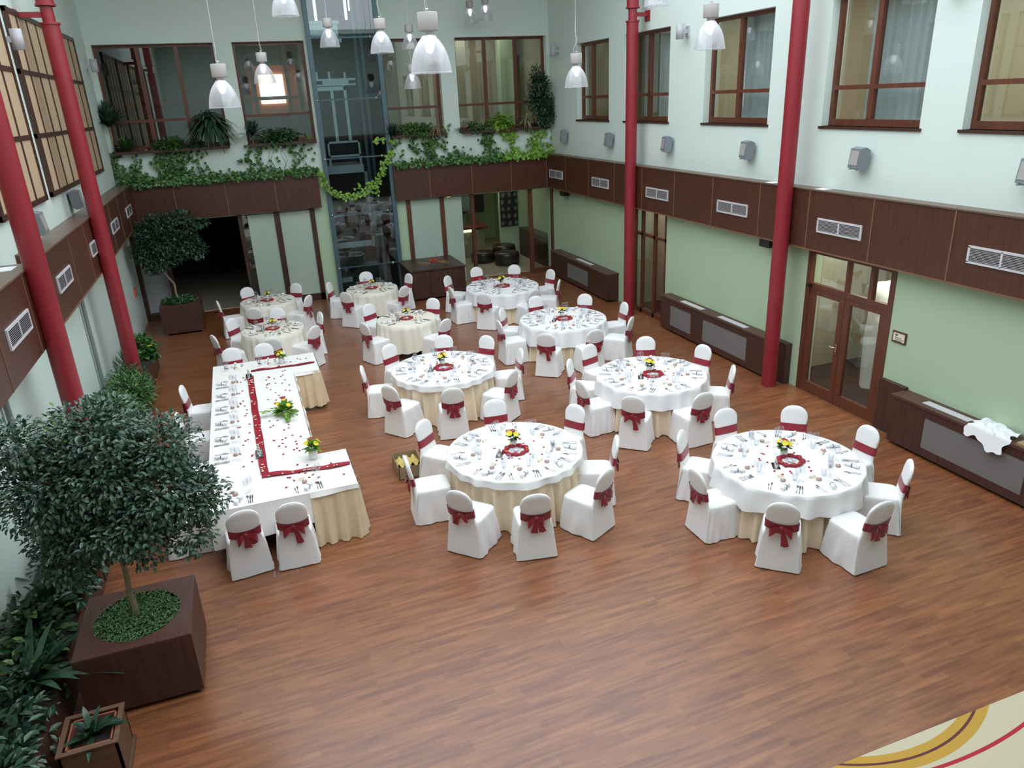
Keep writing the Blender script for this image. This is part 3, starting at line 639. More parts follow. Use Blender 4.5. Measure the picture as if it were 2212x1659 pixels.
for x in (-4.95, -5.12): g.box(x-.04, x+.04, 1.3, 1.42, 0, 9)
g.box(-6.36, -6.3, 1.2, 1.3, 0, 9); g.build('guide_rail', MT['tealst'], lf)
car = empty('lift_car_frame', label='light metal lift car frame behind the shaft glass at upper floor level', cat='lift car')
b = MB(); b.box(-6.42, -6.36, .85, .95, 4.25, 5.72).box(-5.66, -5.58, .85, .95, 4.25, 5.72).box(-6.42, -5.58, .85, .95, 5.6, 5.7).box(-6.02, -5.94, .86, .94, 4.25, 5.6); b.build('door_frame', MT['ltsteel'], car)
MB().box(-6.45, -5.3, .8, 1.1, 5.85, 5.9).box(-6.45, -5.3, .8, 1.1, 5.72, 5.76).box(-6.2, -5.5, .82, 1.0, 5.76, 5.85).box(-6.35, -6.3, .85, .9, 5.9, 6.08).box(-6.02, -5.97, .85, .9, 5.9, 6.08).box(-5.6, -5.55, .85, .9, 5.9, 6.05).build('head_beam', MT['ltsteel'], car)
b = MB(); b.box(-6.28, -6.23, .85, .9, 3.5, 4.27).box(-5.42, -5.37, .85, .9, 3.5, 4.27).box(-6.28, -5.37, .85, .9, 4.22, 4.27).box(-6.28, -5.37, .85, .9, 3.85, 3.9); b.build('guard_rail', MT['ltsteel'], car)
MB().box(-6.36, -5.35, .8, 2.2, 3.4, 3.62).build('car_floor', MT['grey'], car)
tag(MB().box(-6.43, -5.62, .85, 1.6, 6.95, 7.25).box(-6.45, -5.58, .8, 1.6, 7.25, 7.33).box(-5.8, -5.55, .85, 1.4, 6.8, 6.95).build('counterweight', MT['ltsteel']), 'pale grey steel box high in the lift shaft near the photo top', 'lift counterweight')
lo = empty('lift_door_frame', label='pinkish metal lift door frame behind the lower shaft glass', cat='lift door')
b = MB(); b.box(-6.44, -6.35, .85, .95, 1.25, 3.4).box(-5.34, -5.25, .85, .95, 1.25, 3.4).box(-6.35, -5.34, .85, .95, 2.2, 2.24); b.build('frame', MT['bronze'], lo)
MB().box(-6.35, -5.34, .86, .93, 1.28, 1.44).build('sill_panel', MT['grey'], lo)
tag(MB().box(-6.48, -6.05, .8, .9, .28, .42).build('pit_ladder', MT['ltsteel']), 'pale metal step at the bottom of the lift shaft', 'step')
for x, y, z0, z1, lab in ((-6.15, .9, 7.33, 8.6, 'nearer the left'), (-5.35, .9, 7.35, 8.6, 'in the middle'), (-5.2, 1.2, 7.6, 8.6, 'thinner, on the right')):
    tag(MB().cyl((x, y), .035 if x != -5.2 else .02, z0, z1, 10).build('tube_lamp', MT['tube']), 'vertical white tube light high in the lift shaft, '+lab, 'tube light')
for z0, z1, lab in ((4.6, 5.7, 'upper'), (1.9, 2.9, 'lower')):
    tag(MB().cyl((-6.44, .6), .022, z0, z1, 10).build('tube_lamp', MT['tube']), 'thin white tube light along the left edge of the lift shaft, '+lab+' one', 'tube light')
#@PART2
# ------------------------------------------------------------------ carpet
p0 = un(1825, 1659, 2, 0); p1 = un(2212, 1485, 2, 0)
tag(MB().box(p0.x-1.5, .24, YF+.01, (p0.y+p1.y)/2, 0, .012).build('carpet', MT['carpet']), 'cream carpet with mustard ring and red line at the near right floor', 'carpet')
tag(MB().add([(LXW+.1, -9.935, .0015), (.2, -9.70, .0015), (.2, -9.692, .0015), (LXW+.1, -9.927, .0015)], [(0, 1, 2, 3)]).build('floor_joint_strip', MT['steel']), 'thin metal joint strip running across the wooden floor', 'floor strip')

# ------------------------------------------------------------------ chairs
def rrect(hx, y0, y1, z, n=24, p=5., wob=0, ph=0, k=3):
    """square ring with rounded corners, n points a side, rippled outwards like hanging cloth"""
    out = []; cy_, hy = (y0+y1)/2, (y1-y0)/2
    for sd in range(4):
        for i in range(n):
            q = -1+2*i/n; u, v = [(q, -1), (1, q), (-q, 1), (-1, -q)][sd]
            f = (abs(u)**p+abs(v)**p)**(-1/p); e = 1-q*q
            w_ = wob*(.25 if sd == 0 else 1)*(math.sin(k*3*q+ph+z*9*(1 if sd == 1 else -1)+sd*2)+.5*math.sin(k*6.5*q+2*ph-z*7+sd))
            out.append((hx*(u*f+(w_ if sd == 1 else -w_ if sd == 3 else 0)), cy_+hy*(v*f+(w_ if sd == 2 else -w_ if sd == 0 else 0)), z))
    return out
def make_chair(v):
    rr = random.Random(40+v); root = empty('banquet_chair')
    ph = rr.uniform(0, 6); k = 1.6+.35*v
    b = MB(); rs = []
    for z, hx, y0, y1, wv, p in ((.012, .250, -.29, .275, .045, 14), (.08, .244, -.281, .268, .042, 12), (.18, .235, -.268, .257, .036, 10), (.30, .224, -.252, .244, .026, 8), (.40, .214, -.240, .233, .012, 6.5), (.452, .211, -.233, .229, .005, 7), (.474, .202, -.224, .220, 0, 6), (.481, .175, -.19, .18, 0, 4), (.484, .08, -.1, .09, 0, 3), (.485, .004, -.01, .0, 0, 2)):
        rs.append(rrect(hx, y0, y1, z, 24, p, wv, ph, k))
    b.rings(rs, cap1=True); b.build('seat_cover', MT['white'], root)
    b = MB(); rs = []; wx = rr.uniform(.97, 1.03)
    prof = []
    for i in range(20):
        z = .14+(.775-.14)*i/19 if i < 12 else None
    zs = [.016, .10, .20, .30, .38, .44, .48, .56, .64, .72, .76, .80, .84, .87, .895, .912, .920, .9235]
    for z in zs:
        yc = -.238-.085*max(0, z-.45)/.47-.048*max(0, .45-z)/.45
        hw = .246-.085*z
        if z > .74: q = (z-.74)/.185; hw = .184*math.sqrt(max(0, 1-q**2.6))+.004
        if .45 < z < .75: hw = .172+.012*abs(z-.6)/.15
        th = .010+.020*min(1, max(0, (z-.25)/.25))
        if z > .86: th *= math.sqrt(max(.03, 1-((z-.86)/.065)**2))
        n = 28; rs.append([(wx*hw*(1+.012*math.sin(z*60+ph))*(abs(math.cos(t))**.8)*(1 if math.cos(t) > 0 else -1), yc+th*(abs(math.sin(t))**.6)*(1 if math.sin(t) > 0 else -1)-.015*math.cos(t)**2*0, z) for t in [2*PI*j/n for j in range(n)]])
    b.rings(rs, True, True, True); b.build('backrest_cover', MT['white'], root)
    # sash round the backrest
    b = MB(); rs = []
    tl = rr.uniform(-.02, .02)
    for z in (.565, .60, .64, .675):
        yc = -.238-.085*max(0, z-.45)/.47; n = 28; th = .037
        rs.append([(.186*(abs(math.cos(t))**.8)*(1 if math.cos(t) > 0 else -1), yc+th*(abs(math.sin(t))**.6)*(1 if math.sin(t) > 0 else -1), z+tl*math.cos(t)*.4-(.035*max(0, -math.sin(t))**3)) for t in [2*PI*j/n for j in range(n)]])
    b.rings(rs); sash = b.build('sash', MT['sash'], root)
    b = MB(); Y = -.298; Zb = .588
    for s_ in (-1, 1):
        L = rr.uniform(.09, .13); dr = rr.uniform(.2, .75)*(1 if rr.random() < .8 else -.3); h = .042
        path = [(0, 0), (.3, -.022), (.75, -.036), (1, -.022), (1.03, -.008), (.8, .0), (.35, .002), (0, 0)]
        rs = [[(s_*L*u_, Y+d-.005, Zb-L*dr*u_*u_+zz*(.3+.9*min(1, u_*1.3))-.25*abs(zz)*u_*(1 if zz < 0 else -.2)) for u_, d in path] for zz in (-h, 0, h)]
        b.rings(rs, close=False)
        tx = rr.uniform(-.02, .09); tl_ = rr.uniform(.13, .26) if (v+s_) % 3 else rr.uniform(.05, .09); wd = .042
        vs = []
        for a, c in [(0, 0), (.35, .25), (.7, .62), (1, 1)]:
            x = s_*tx*a; z = Zb-tl_*c; w_ = wd*(.4+.75*c)
            vs += [(x-w_/1.1, Y-.012-.01*math.sin(c*5), z), (x, Y-.024-.008*math.sin(c*4+1), z), (x+w_/1.1, Y-.010, z+.014*c*s_)]
        b.add(vs, [(3*i+j, 3*i+j+1, 3*i+j+4, 3*i+j+3) for i in range(3) for j in range(2)], True)
    b.lathe([(0, -.026), (.02, -.02), (.026, 0), (.02, .02), (0, .026)], 12, (0, Y-.012, Zb)); b.build('bow', MT['sash'], sash)
    for x in (-.17, .17):
        for y in (-.2, .17): MB().tube([(x*1.22, y*1.22, 0), (x, y, .42)], .012).build('leg', MT['framed'], root)
    return root
NCH = 0
def chair(px, py, ctr, lab, grp, z=.92, jit=None, face=None):
    """surveyed by the pixel of the top of its backrest"""
    global NCH
    T = un(px, py, 2, z)
    d = Vector((ctr[0]-T.x, ctr[1]-T.y, 0)).normalized() if face is None else Vector((math.cos(face), math.sin(face), 0))
    if jit: d.rotate(Matrix.Rotation(math.radians(jit), 3, 'Z'))
    o = Vector((T.x, T.y, 0))+d*.315; v = NCH % 4; NCH += 1
    c = inst('chair%d' % v, lambda: make_chair(v), (o.x, o.y, 0), math.atan2(d.y, d.x)-PI/2, lab, 'chair', grp)
    return o, d

# ------------------------------------------------------------------ tableware
def blade(b, pts, y, th=.0035):
    """flat cutlery outline: pts = [(s, halfwidth)] along +y"""
    n = len(pts); L_ = [(-w_, s, y) for s, w_ in pts]; R2 = [(w_, s, y) for s, w_ in pts]; T_ = [(0, s, y+th) for s, w_ in pts]
    b.rings([[L_[i], T_[i], R2[i]] for i in range(n)], True, True, True)
def mk_knife():
    b = MB(); blade(b, [(-.105, .004), (-.10, .007), (-.02, .005), (0, .004), (.02, .009), (.08, .0095), (.105, .003)], .001); return b.build('table_knife', MT['cutlery'])
def mk_spoon(sc=1):
    b = MB(); blade(b, [(-.10*sc, .004), (-.09*sc, .007), (-.03*sc, .0035), (.035*sc, .003), (.045*sc, .010), (.065*sc, .018), (.085*sc, .016), (.1*sc, .004)], .001, .005); return b.build('table_spoon', MT['cutlery'])
def mk_fork(sc=1):
    b = MB(); blade(b, [(-.10*sc, .004), (-.09*sc, .007), (-.03*sc, .0035), (.03*sc, .003), (.045*sc, .010), (.055*sc, .011)], .001)
    for x in (-.009, -.003, .003, .009): b.box(x-.0015, x+.0015, .052*sc, .098*sc, .001, .004)
    return b.build('table_fork', MT['cutlery'])
def mk_dfork():
    b = MB(); blade(b, [(-.075, .003), (-.07, .006), (-.02, .003), (.02, .003), (.03, .009), (.04, .010)], .001)
    for x in (-.008, 0, .008): b.box(x-.0015, x+.0015, .036, .07, .001, .004)
    return b.build('dessert_fork', MT['cutlery'])
def mk_dspoon():
    b = MB(); blade(b, [(-.075, .003), (-.07, .006), (-.02, .003), (.03, .003), (.045, .014), (.062, .014), (.075, .003)], .001, .005); return b.build('dessert_spoon', MT['cutlery'])
def mk_napkin():
    r = empty('napkin_roll'); b = MB(); n = 20; rs = []
    for y in (-.09, -.088, .088, .09): rs.append([((.024 if abs(y) < .089 else .019)*math.cos(t), y, .024+.023*math.sin(t)) for t in [2*PI*i/n for i in range(n)]])
    b.rings(rs, True, True, True); b.box(.01, .03, -.088, .088, 0, .006); b.build('roll', MT['cloth'], r)
    b = MB(); rs = [[(.0255*math.cos(t), y, .024+.0245*math.sin(t)) for t in [2*PI*i/n for i in range(n)]] for y in (-.008, .008)]; b.rings(rs)
    b.add([(-.004, 0, .05), (.04, .05, .012), (.05, .045, .008), (.004, -.004, .05)], [(0, 1, 2, 3)]); b.add([(-.004, 0, .05), (.04, -.05, .012), (.05, -.045, .008), (.004, .004, .05)], [(0, 1, 2, 3)])
    b.build('ribbon', MT['ribbon'], r); return r
def mk_wine():
    r = MB().lathe([(.034, 0), (.03, .003), (.006, .008), (.004, .02), (.004, .085), (.012, .095), (.030, .115), (.036, .145), (.034, .175), (.029, .195), (.0275, .195), (.0325, .175), (.0345, .145), (.028, .118), (.004, .098)], 20); return r.build('wine_glass', MT['tumbler'])
def mk_tumb():
    return MB().lathe([(.0, .001), (.026, .001), (.03, .02), (.034, .1), (.0325, .1), (.0285, .022), (0, .012)], 18).build('water_glass', MT['tumbler'])
def mk_fav():
    r = empty('praline_box'); MB().lathe([(.03, 0), (.034, .006), (.034, .016), (.026, .03), (0, .034)], 16, cap0=True).build('box', MT['praline'], r)
    MB().lathe([(.012, .03), (.016, .036), (0, .042)], 8).build('white_knot', MT['cloth'], r); return r
def mk_card():
    b = MB(); b.add([(-.038, -.02, 0), (.038, -.02, 0), (.038, 0, .034), (-.038, 0, .034), (.038, .02, 0), (-.038, .02, 0)], [(0, 1, 2, 3), (3, 2, 4, 5)]); return b.build('name_card', MT['card'])
def mk_petal():
    b = MB(); n = 8; vs = [(0, 0, .003)]+[(.020*math.cos(t)*(1+.25*math.cos(t)), .015*math.sin(t), .0015+.006*abs(math.cos(t))) for t in [2*PI*i/n for i in range(n)]]
    b.add(vs, [(0, 1+i, 1+(i+1) % n) for i in range(n)], True); return b.build('rose_petal', MT['petal'])
MK = dict(knife=(mk_knife, 'silver table knife', 'knife', 'knives'), spoon=(mk_spoon, 'silver soup spoon', 'spoon', 'soup spoons'), fork=(mk_fork, 'silver dinner fork', 'fork', 'dinner forks'),
          dfork=(mk_dfork, 'small silver dessert fork', 'fork', 'dessert forks'), dspoon=(mk_dspoon, 'small silver dessert spoon', 'spoon', 'dessert spoons'), napkin=(mk_napkin, 'rolled white napkin tied with grey ribbon', 'napkin', 'napkin rolls'),
          wine=(mk_wine, 'clear stemmed wine glass', 'glass', 'wine glasses'), tumb=(mk_tumb, 'clear water glass', 'glass', 'water glasses'), fav=(mk_fav, 'small brown and pink praline box', 'praline box', 'praline boxes'),
          card=(mk_card, 'small cream name card', 'name card', 'name cards'), petal=(mk_petal, 'red rose petal', 'petal', 'rose petals'))
SHORT = dict(knife='knife', spoon='soup spoon', fork='dinner fork', dfork='dessert fork', napkin='tied napkin roll', wine='wine glass', tumb='water glass', fav='pink praline box', card='cream name card')
def put(kind, x, y, z, rz, where, pos=None, adj=''):
    mk, l, c, g = MK[kind]
    return inst(kind, mk, (x, y, z), rz, (adj+SHORT[kind]+' '+pos) if pos else l+' '+where, c, g+' '+where)
def setting(x, y, ang, z, where, small=False, rr=R0, pos=None):
    """x,y = table edge point of the place, ang = direction towards the table middle"""
    f = Vector((math.cos(ang), math.sin(ang), 0)); r = Vector((f.y, -f.x, 0)); rz = ang-PI/2
    def at(kind, side, fwd, da=0, adj=''):
        p = Vector((x, y, 0))+r*side+f*fwd; put(kind, p.x, p.y, z, rz+math.radians(da+rr.uniform(-5, 5)), where, pos, adj)
    q = .85 if small else 1
    at('knife', .165*q, .135, 0, 'inner '); at('spoon', .135*q, .14); at('knife', .195*q, .135, 3, 'outer ')
    at('fork', -.155*q, .13); at('dfork', -.185*q, .12)
    at('napkin', .0, .13, -28+rr.uniform(-12, 12)); at('fav', -.03, .30+rr.uniform(-.02, .02))
    at('wine', .13*q, .30, 0, 'nearer '); at('wine', .18*q, .36, 0, 'farther ')
    if not small: at('tumb', .10*q, .37)
    at('card', -.06, .38, rr.uniform(-20, 20))

# ------------------------------------------------------------------ centrepieces
def leaf(b, p, d, L, W, fold=.25, up=None):
    """one folded leaf with six corners"""
    d = d.normalized(); s_ = d.cross(up or Vector((0, 0, 1)));
    if s_.length < .05: s_ = d.orthogonal()
    s_.normalize(); n = s_.cross(d)
    q = [p, p+d*L*.35+s_*W*.5+n*W*fold, p+d*L*.75+s_*W*.35+n*W*fold*.5, p+d*L-n*L*.12, p+d*L*.75-s_*W*.35+n*W*fold*.5, p+d*L*.35-s_*W*.5+n*W*fold, p+d*L*.5]
    b.add(q, [(0, 1, 2, 6), (6, 2, 3), (6, 3, 4), (0, 6, 4, 5)])
def bouquet(name, loc, lab, sc=1., vase=True, red=True, rr=R0, gm='leafp', bl=1.):
    r = empty(name, loc, label=lab, cat='flower arrangement'); h = .11*sc if vase else .02
    if vase: MB().lathe([(.0, 0), (.04*sc, 0), (.048*sc, .03), (.052*sc, h), (.046*sc, h), (.04*sc, .02), (0, .02)], 16).build('vase', MT['porc'], r)
    b = MB()
    for k in range(int(46*sc)):
        a = rr.uniform(0, 2*PI); e = rr.uniform(-.25, 1.2); d = Vector((math.cos(a)*math.cos(e), math.sin(a)*math.cos(e), math.sin(e)+.1)); leaf(b, Vector((0, 0, h+.02))+d*.025*sc, d, rr.uniform(.06, .115)*sc, .035*sc)
    b.build('greenery', MT[gm], r)
    fl = [(0, 0, .13)]+[(.07*math.cos(a), .07*math.sin(a), .10+rr.uniform(-.015, .02)) for a in [i*2*PI/5+rr.uniform(0, .4) for i in range(5)]]
    for i, (x, y, z) in enumerate(fl):
        if not red and i == 1: continue
        b = MB(); c_ = Vector((x*sc, y*sc, h+z*sc)); n_ = Vector((x, y, .09)).normalized(); a_ = n_.orthogonal().normalized(); e_ = n_.cross(a_)
        for k in range(12):
            t = 2*PI*k/12; dd = a_*math.cos(t)+e_*math.sin(t); leaf(b, c_, dd+n_*.3, .048*sc*bl, .024*sc*bl, .1, n_)
        red_ = red and i in (0,); b.build('blossom', MT['redfl'] if red_ else MT['yellow'], r)
    return r
def centre(cx, cy, z, where, rr, sc=1., tray=False, cruet=True):
    vp = Vector((cx+.02, cy+.10*sc, z))
    bouquet('flower_vase', vp, 'small vase of yellow and red flowers '+where, .95 if sc > .8 else .8, rr=rr)
    ring = empty('organza_ring', (cx, cy-.06*sc, z), label='crimson organza ring '+where, cat='table decoration')
    b = MB(); n = 48; rs = []
    for i in range(n):
        t = 2*PI*i/n; Rr = .135*sc+.008*math.sin(7*t+rr.uniform(0, .3)); q = .027*sc*(1+.3*math.sin(9*t)+.15*math.sin(17*t+1))
        rs.append([((Rr+q*math.cos(a))*math.cos(t)*1.1, (Rr+q*math.cos(a))*math.sin(t), .022*sc+q*.85*math.sin(a)) for a in [2*PI*k/10 for k in range(10)]])
    rs.append(rs[0]); b.rings(rs); b.build('twisted_fabric', MT['organza'], ring)
    b = MB()
    for k in range(6): t = rr.uniform(0, 6.28); b.lathe([(0, -.01), (.012, 0), (0, .012)], 8, (.15*sc*math.cos(t), .135*sc*math.sin(t), .05*sc))
    b.build('golden_bead', MT['yellow'], ring)
    cd_ = empty('floating_candle_dish', (cx, cy-.06*sc, z), label='low white candle dish inside the crimson ring '+where, cat='candle dish')
    MB().lathe([(0, .003), (.05, .003), (.075, .022), (.078, .03), (.07, .028), (.045, .012), (0, .012)], 20).build('dish', MT['tumbler'], cd_, None); MB().lathe([(.0, .012), (.03, .012), (.03, .03), (0, .032)], 14).build('candle', MT['porc'], cd_)
    if cruet:
        x0, y0 = cx-.24*sc, cy-.08*sc
        cs = empty('cruet_set', (x0, y0, z), rz=-.5, label='salt and pepper cruet on a small steel tray '+where, cat='cruet set')
        MB().box(-.045, .045, -.09, .09, 0, .006).build('tray', MT['silver'], cs)
        for y, h in ((-.05, .09), (.0, .09), (.055, .15)): MB().lathe([(.016, .006), (.02, .012), (.018, h*.7), (.012, h*.8), (.014, h), (0, h+.004)], 12, (0, y, 0)).build('shaker' if h < .1 else 'oil_bottle', MT['steel'] if h < .1 else MT['tumbler'], cs)
    if tray:
        for k, (dx, dy) in enumerate(((-.02, -.16), (.10, -.19))):
            pass

def petals(cx, cy, z, n, r0, r1, where, rr):
    for k in range(n):
        a = rr.uniform(0, 2*PI); r_ = rr.uniform(r0, r1); put('petal', cx+r_*math.cos(a), cy+r_*math.sin(a), z, rr.uniform(0, 6.28), where)

# ------------------------------------------------------------------ round tables
def drape(R_, z0, z1, amp, n, rr, N=160, flare=.03, top=True, rows=7, hang=0):
    b = MB(); ph = rr.uniform(0, 6); rs = []
    if top: rs += [[(R_*q*math.cos(2*PI*j/N), R_*q*math.sin(2*PI*j/N), z0) for j in range(N)] for q in (.02, .5, .97)]
    for i in range(rows):
        s = i/(rows-1); z = z0-.004-(z0-.004-z1)*s; ring = []
        for j in range(N):
            t = 2*PI*j/N; wv = amp*(s**.55)*(math.sin(n*t+ph+1.2*math.sin(5*t+ph))+.45*math.sin(round(n*.53)*t+2*ph)+.3*math.sin(round(n*1.6)*t)); zz = z+(hang*s*math.sin(4*t+ph))
            ring.append(((R_+.004+flare*s+wv)*math.cos(t), (R_+.004+flare*s+wv)*math.sin(t), zz))
        rs.append(ring)
    b.rings(rs, cap0=top); return b
def round_table(key, cx, cy, R_, drop, where, seats, small=False, cruet=True, tray=False):
    rr = random.Random(hash(key) % 1 + sum(map(ord, key)))
    t = empty('round_table', (cx, cy, 0), label='round folding table under the cloths, '+where, cat='table')
    MB().lathe([(0, .715), (R_-.012, .715), (R_-.008, .74), (0, .745)], 64).build('tabletop', MT['crate'], t)
    for k in range(4):
        a = PI/4+k*PI/2; MB().tube([(math.cos(a)*R_*.45, math.sin(a)*R_*.45, .715), (math.cos(a)*R_*.55, math.sin(a)*R_*.55, 0)], .016).build('leg', MT['black'], t)
    if small: c = drape(R_, .754, .754-drop, .026, 20, rr, flare=.045, hang=.015).build('tablecloth', MT['cream2'], None, (cx, cy, 0)); tag(c, 'cream cloth reaching almost to the floor, '+where, 'tablecloth')
    else:
        s = drape(R_-.05, .742, .012, .042, 31, rr, N=480, flare=.04, top=False).build('table_skirt', MT['cream'], None, (cx, cy, 0)); tag(s, 'pleated cream skirting reaching to the floor, '+where, 'table skirt')
        c = drape(R_+.018, .756, .756-drop,  .018 if drop < .15 else .030, 17, rr, flare=.012 if drop < .15 else .03, hang=.008 if drop < .15 else .02).build('tablecloth', MT['cloth'], None, (cx, cy, 0)); tag(c, 'white cloth hanging over the cream skirting, '+where, 'tablecloth')
    z = .7575; on = 'on '+where.split(', ')[-1] if 0 else 'on '+where
    for i, (px, py, name) in enumerate(seats):
        o, d = chair(px, py, (cx, cy), 'white chair with crimson sash '+name+' '+where, 'covered chairs around '+where)
        a = math.atan2(cy-o.y, cx-o.x); e = Vector((cx-math.cos(a)*R_, cy-math.sin(a)*R_, 0))
        setting(e.x+math.cos(a)*.015, e.y+math.sin(a)*.015, a, z, on, small, rr, 'at the '+{'behind': 'back', 'directly in front of': 'front'}.get(name, name.replace('at the ', '').replace(' of', ''))+' place of '+where)
    centre(cx, cy, z, on, rr, .8 if small else 1., tray, cruet)
    petals(cx, cy, z, 7 if small else 14, .2, .42, on, rr)
TB = [
 ('t1', -5.888, -12.802, .9, .10, 'the nearest centre round table', [(911, 908, 'at the back left of'), (875, 987, 'at the left of'), (988, 1060, 'at the front left of'), (1157, 1067, 'directly in front of'), (1310, 1015, 'at the front right of'), (1333, 943, 'at the right of'), (1244, 874, 'at the back right of'), (1067.5, 863, 'behind')]),
 ('t2', -2.83, -14.574, .9, .29, 'the nearest right round table', [(1567, 882.5, 'at the back left of'), (1718, 877, 'behind'), (1880, 921, 'at the back right of'), (1969, 996, 'at the right of'), (1909, 1084, 'at the front right of'), (1694, 1086, 'directly in front of'), (1505, 1016, 'at the front left of'), (1471, 931, 'at the left of')]),
 ('t3', -5.904, -9.137, .9, .10, 'the middle round table', [(838, 744, 'at the back left of'), (780, 791, 'at the left of'), (839, 833, 'at the front left of'), (976, 838, 'directly in front of'), (1107, 801, 'at the front right of'), (1125, 753, 'at the right of'), (1051.6, 725, 'at the back right of'), (957, 723.5, 'behind')]),
 ('t4', -2.79, -11.09, .9, .29, 'the second right round table', [(1271, 744, 'at the back left of'), (1395, 727, 'behind'), (1521, 745, 'at the back right of'), (1585.5, 790, 'at the right of'), (1521, 848, 'at the front right of'), (1367, 855.6, 'directly in front of'), (1254, 823, 'at the front left of'), (1229, 777, 'at the left of')]),
 ('t5', -2.757, -7.326, .9, .36, 'the third right round table', [(1156, 639.5, 'at the back left of'), (1264, 635, 'behind'), (1350, 653, 'at the back right of'), (1364, 685, 'at the right of'), (1286, 712, 'at the front right of'), (1178, 720, 'directly in front of'), (1077, 693, 'at the front left of'), (1083, 666, 'at the left of')]),
 ('t6', -2.934, -3.906, .9, .33, 'the farthest right round table', [(965, 596, 'at the left of'), (1028, 577, 'at the back left of'), (1110.5, 572, 'behind'), (1190, 582, 'at the back right of'), (1208, 604, 'at the right of'), (1155, 625, 'at the front right of'), (1044, 633.5, 'directly in front of'), (972, 620, 'at the front left of')]),
 ('u1', -5.8, -5.636, .652, .60, 'the small central cream table', [(794, 656.5, 'at the back left of'), (784.5, 697, 'at the front left of'), (962, 689, 'at the right of'), (935, 644, 'at the back right of')]),
 ('u2', -5.987, -2.353, .652, .60, 'the small table by the lift', [(789, 587, 'behind'), (882.6, 591, 'at the back right of'), (872, 618, 'at the front right of'), (745, 631, 'at the front left of'), (709, 610, 'at the left of')]),
 ('u3', -8.621, -4.986, .652, .66, 'the nearer small left table', [(497, 688, 'at the back left of'), (597, 665, 'behind'), (691, 674, 'at the back right of'), (678, 704, 'at the front right of'), (585, 730, 'directly in front of'), (459, 724, 'at the front left of')]),
 ('u4', -8.593, -2.281, .652, .66, 'the farthest small left table', [(531, 621, 'behind'), (638.5, 612, 'at the back right of'), (665, 638, 'at the front right of'), (546, 665, 'directly in front of'), (469, 650, 'at the left of')]),
]
for a in TB: round_table(*a, small=a[0][0] == 'u', tray=a[0] == 't2')
# glass jars beside the tray on the near right table
q = un(1735, 1000, 2, .76)

# ------------------------------------------------------------------ U-shaped head table
UT = [(-9.80, -8.02, -12.84, -11.76, 'the near wing of the head table'), (-9.80, -8.44, -11.76, -8.2, 'the long middle of the head table'), (-9.80, -7.98, -8.2, -7.12, 'the far wing of the head table')]
rr = random.Random(21)
for (x0, x1, y0, y1, wh) in UT:
    t = empty('banquet_table', ((x0+x1)/2, (y0+y1)/2, 0), label='rectangular folding table under cloth, '+wh, cat='table'); hx, hy = (x1-x0)/2, (y1-y0)/2
    MB().box(-hx+.01, hx-.01, -hy+.005, hy-.005, .715, .745).build('tabletop', MT['crate'], t)
    for sx in (-1, 1):
        for sy in (-1, 1): MB().cyl((sx*(hx-.12), sy*(hy-.12)), .016, 0, .715, 8).build('leg', MT['black'], t)
def hangcloth(name, x0, x1, y0, y1, z, drops, m, lab):
    """flat top with hanging sides; drops: list of (path of (x,y), drop0, drop1)"""
    b = MB(); nx, ny = 12, 12
    b.add([(x0, y0, z), (x1, y0, z), (x1, y1, z), (x0, y1, z)], [(0, 1, 2, 3)])
    for (p, q, d0, d1, out) in drops:
        n = max(6, int(math.dist(p, q)/.03)); rs = [[], [], [], []]
        for i in range(n+1):
            s = i/n; x = p[0]+(q[0]-p[0])*s; y = p[1]+(q[1]-p[1])*s; d = d0+(d1-d0)*s; wv = .010*math.sin(s*n*.35)+.008*math.sin(s*n*.13+1)
            for k, f in enumerate((0, .15, .55, 1)): rs[k].append((x+out[0]*(.006+.02*f+wv*f), y+out[1]*(.006+.02*f+wv*f), z-d*f))
        b.rings(rs, close=False)
    return tag(b.build(name, m), lab, 'tablecloth')
Z = .7525
hangcloth('tablecloth', -9.82, -8.02, -12.85, -11.76, Z, [((-9.82, -12.85), (-8.62, -12.85), .50, .40, (0, -1)), ((-8.62, -12.85), (-8.02, -12.85), .06, .05, (0, -1)), ((-9.82, -11.76), (-9.82, -12.85), .45, .55, (-1, 0))], MT['clothu'], 'ivory cloth over the near wing of the head table')
hangcloth('tablecloth', -9.82, -8.44, -11.765, -8.19, Z+.0015, [((-9.82, -8.19), (-9.82, -11.765), .4, .4, (-1, 0)), ((-8.44, -11.74), (-8.44, -8.2), .05, .05, (1, 0))], MT['clothu'], 'ivory cloth over the long middle of the head table')
hangcloth('tablecloth', -9.82, -7.98, -8.2, -7.11, Z, [((-9.82, -7.11), (-9.82, -8.2), .4, .4, (-1, 0)), ((-8.44, -8.2), (-7.98, -8.2), .05, .05, (0, -1)), ((-9.82, -7.11), (-7.98, -7.11), .3, .3, (0, 1))], MT['clothu'], 'ivory cloth over the far wing of the head table')
def skirt(path, lab, m='peach', wl=.17, amp=.028, z1=.01, z0=.742):
    amp *= 1.35
    """pleated skirting following a corner path, outward on the right-hand side of the walk"""
    b = MB(); rows = 6; rs = [[] for _ in range(rows)]; tot = 0
    for (p, q) in zip(path[:-1], path[1:]):
        L = math.dist(p, q); dx, dy = (q[0]-p[0])/L, (q[1]-p[1])/L; ox, oy = dy, -dx; n = int(L/.012)
        for i in range(n+1):
            s = L*i/n; S_ = tot+s; e = min(1, min(s, L-s)/.04)
            for k in range(rows):
                f = k/(rows-1); a = amp*(.12+.88*f)*(math.sin(2*PI*S_/wl+.8*math.sin(S_*5))+.3*math.sin(2*PI*S_/wl*2.3))*(.4+.6*e)
                rs[k].append((p[0]+dx*s+ox*(.012+.05*f+a), p[1]+dy*s+oy*(.012+.05*f+a), z0+(z1-z0)*f))
        tot += L
    b.rings(rs, close=False); return tag(b.build('table_skirt', MT[m]), lab, 'table skirt')
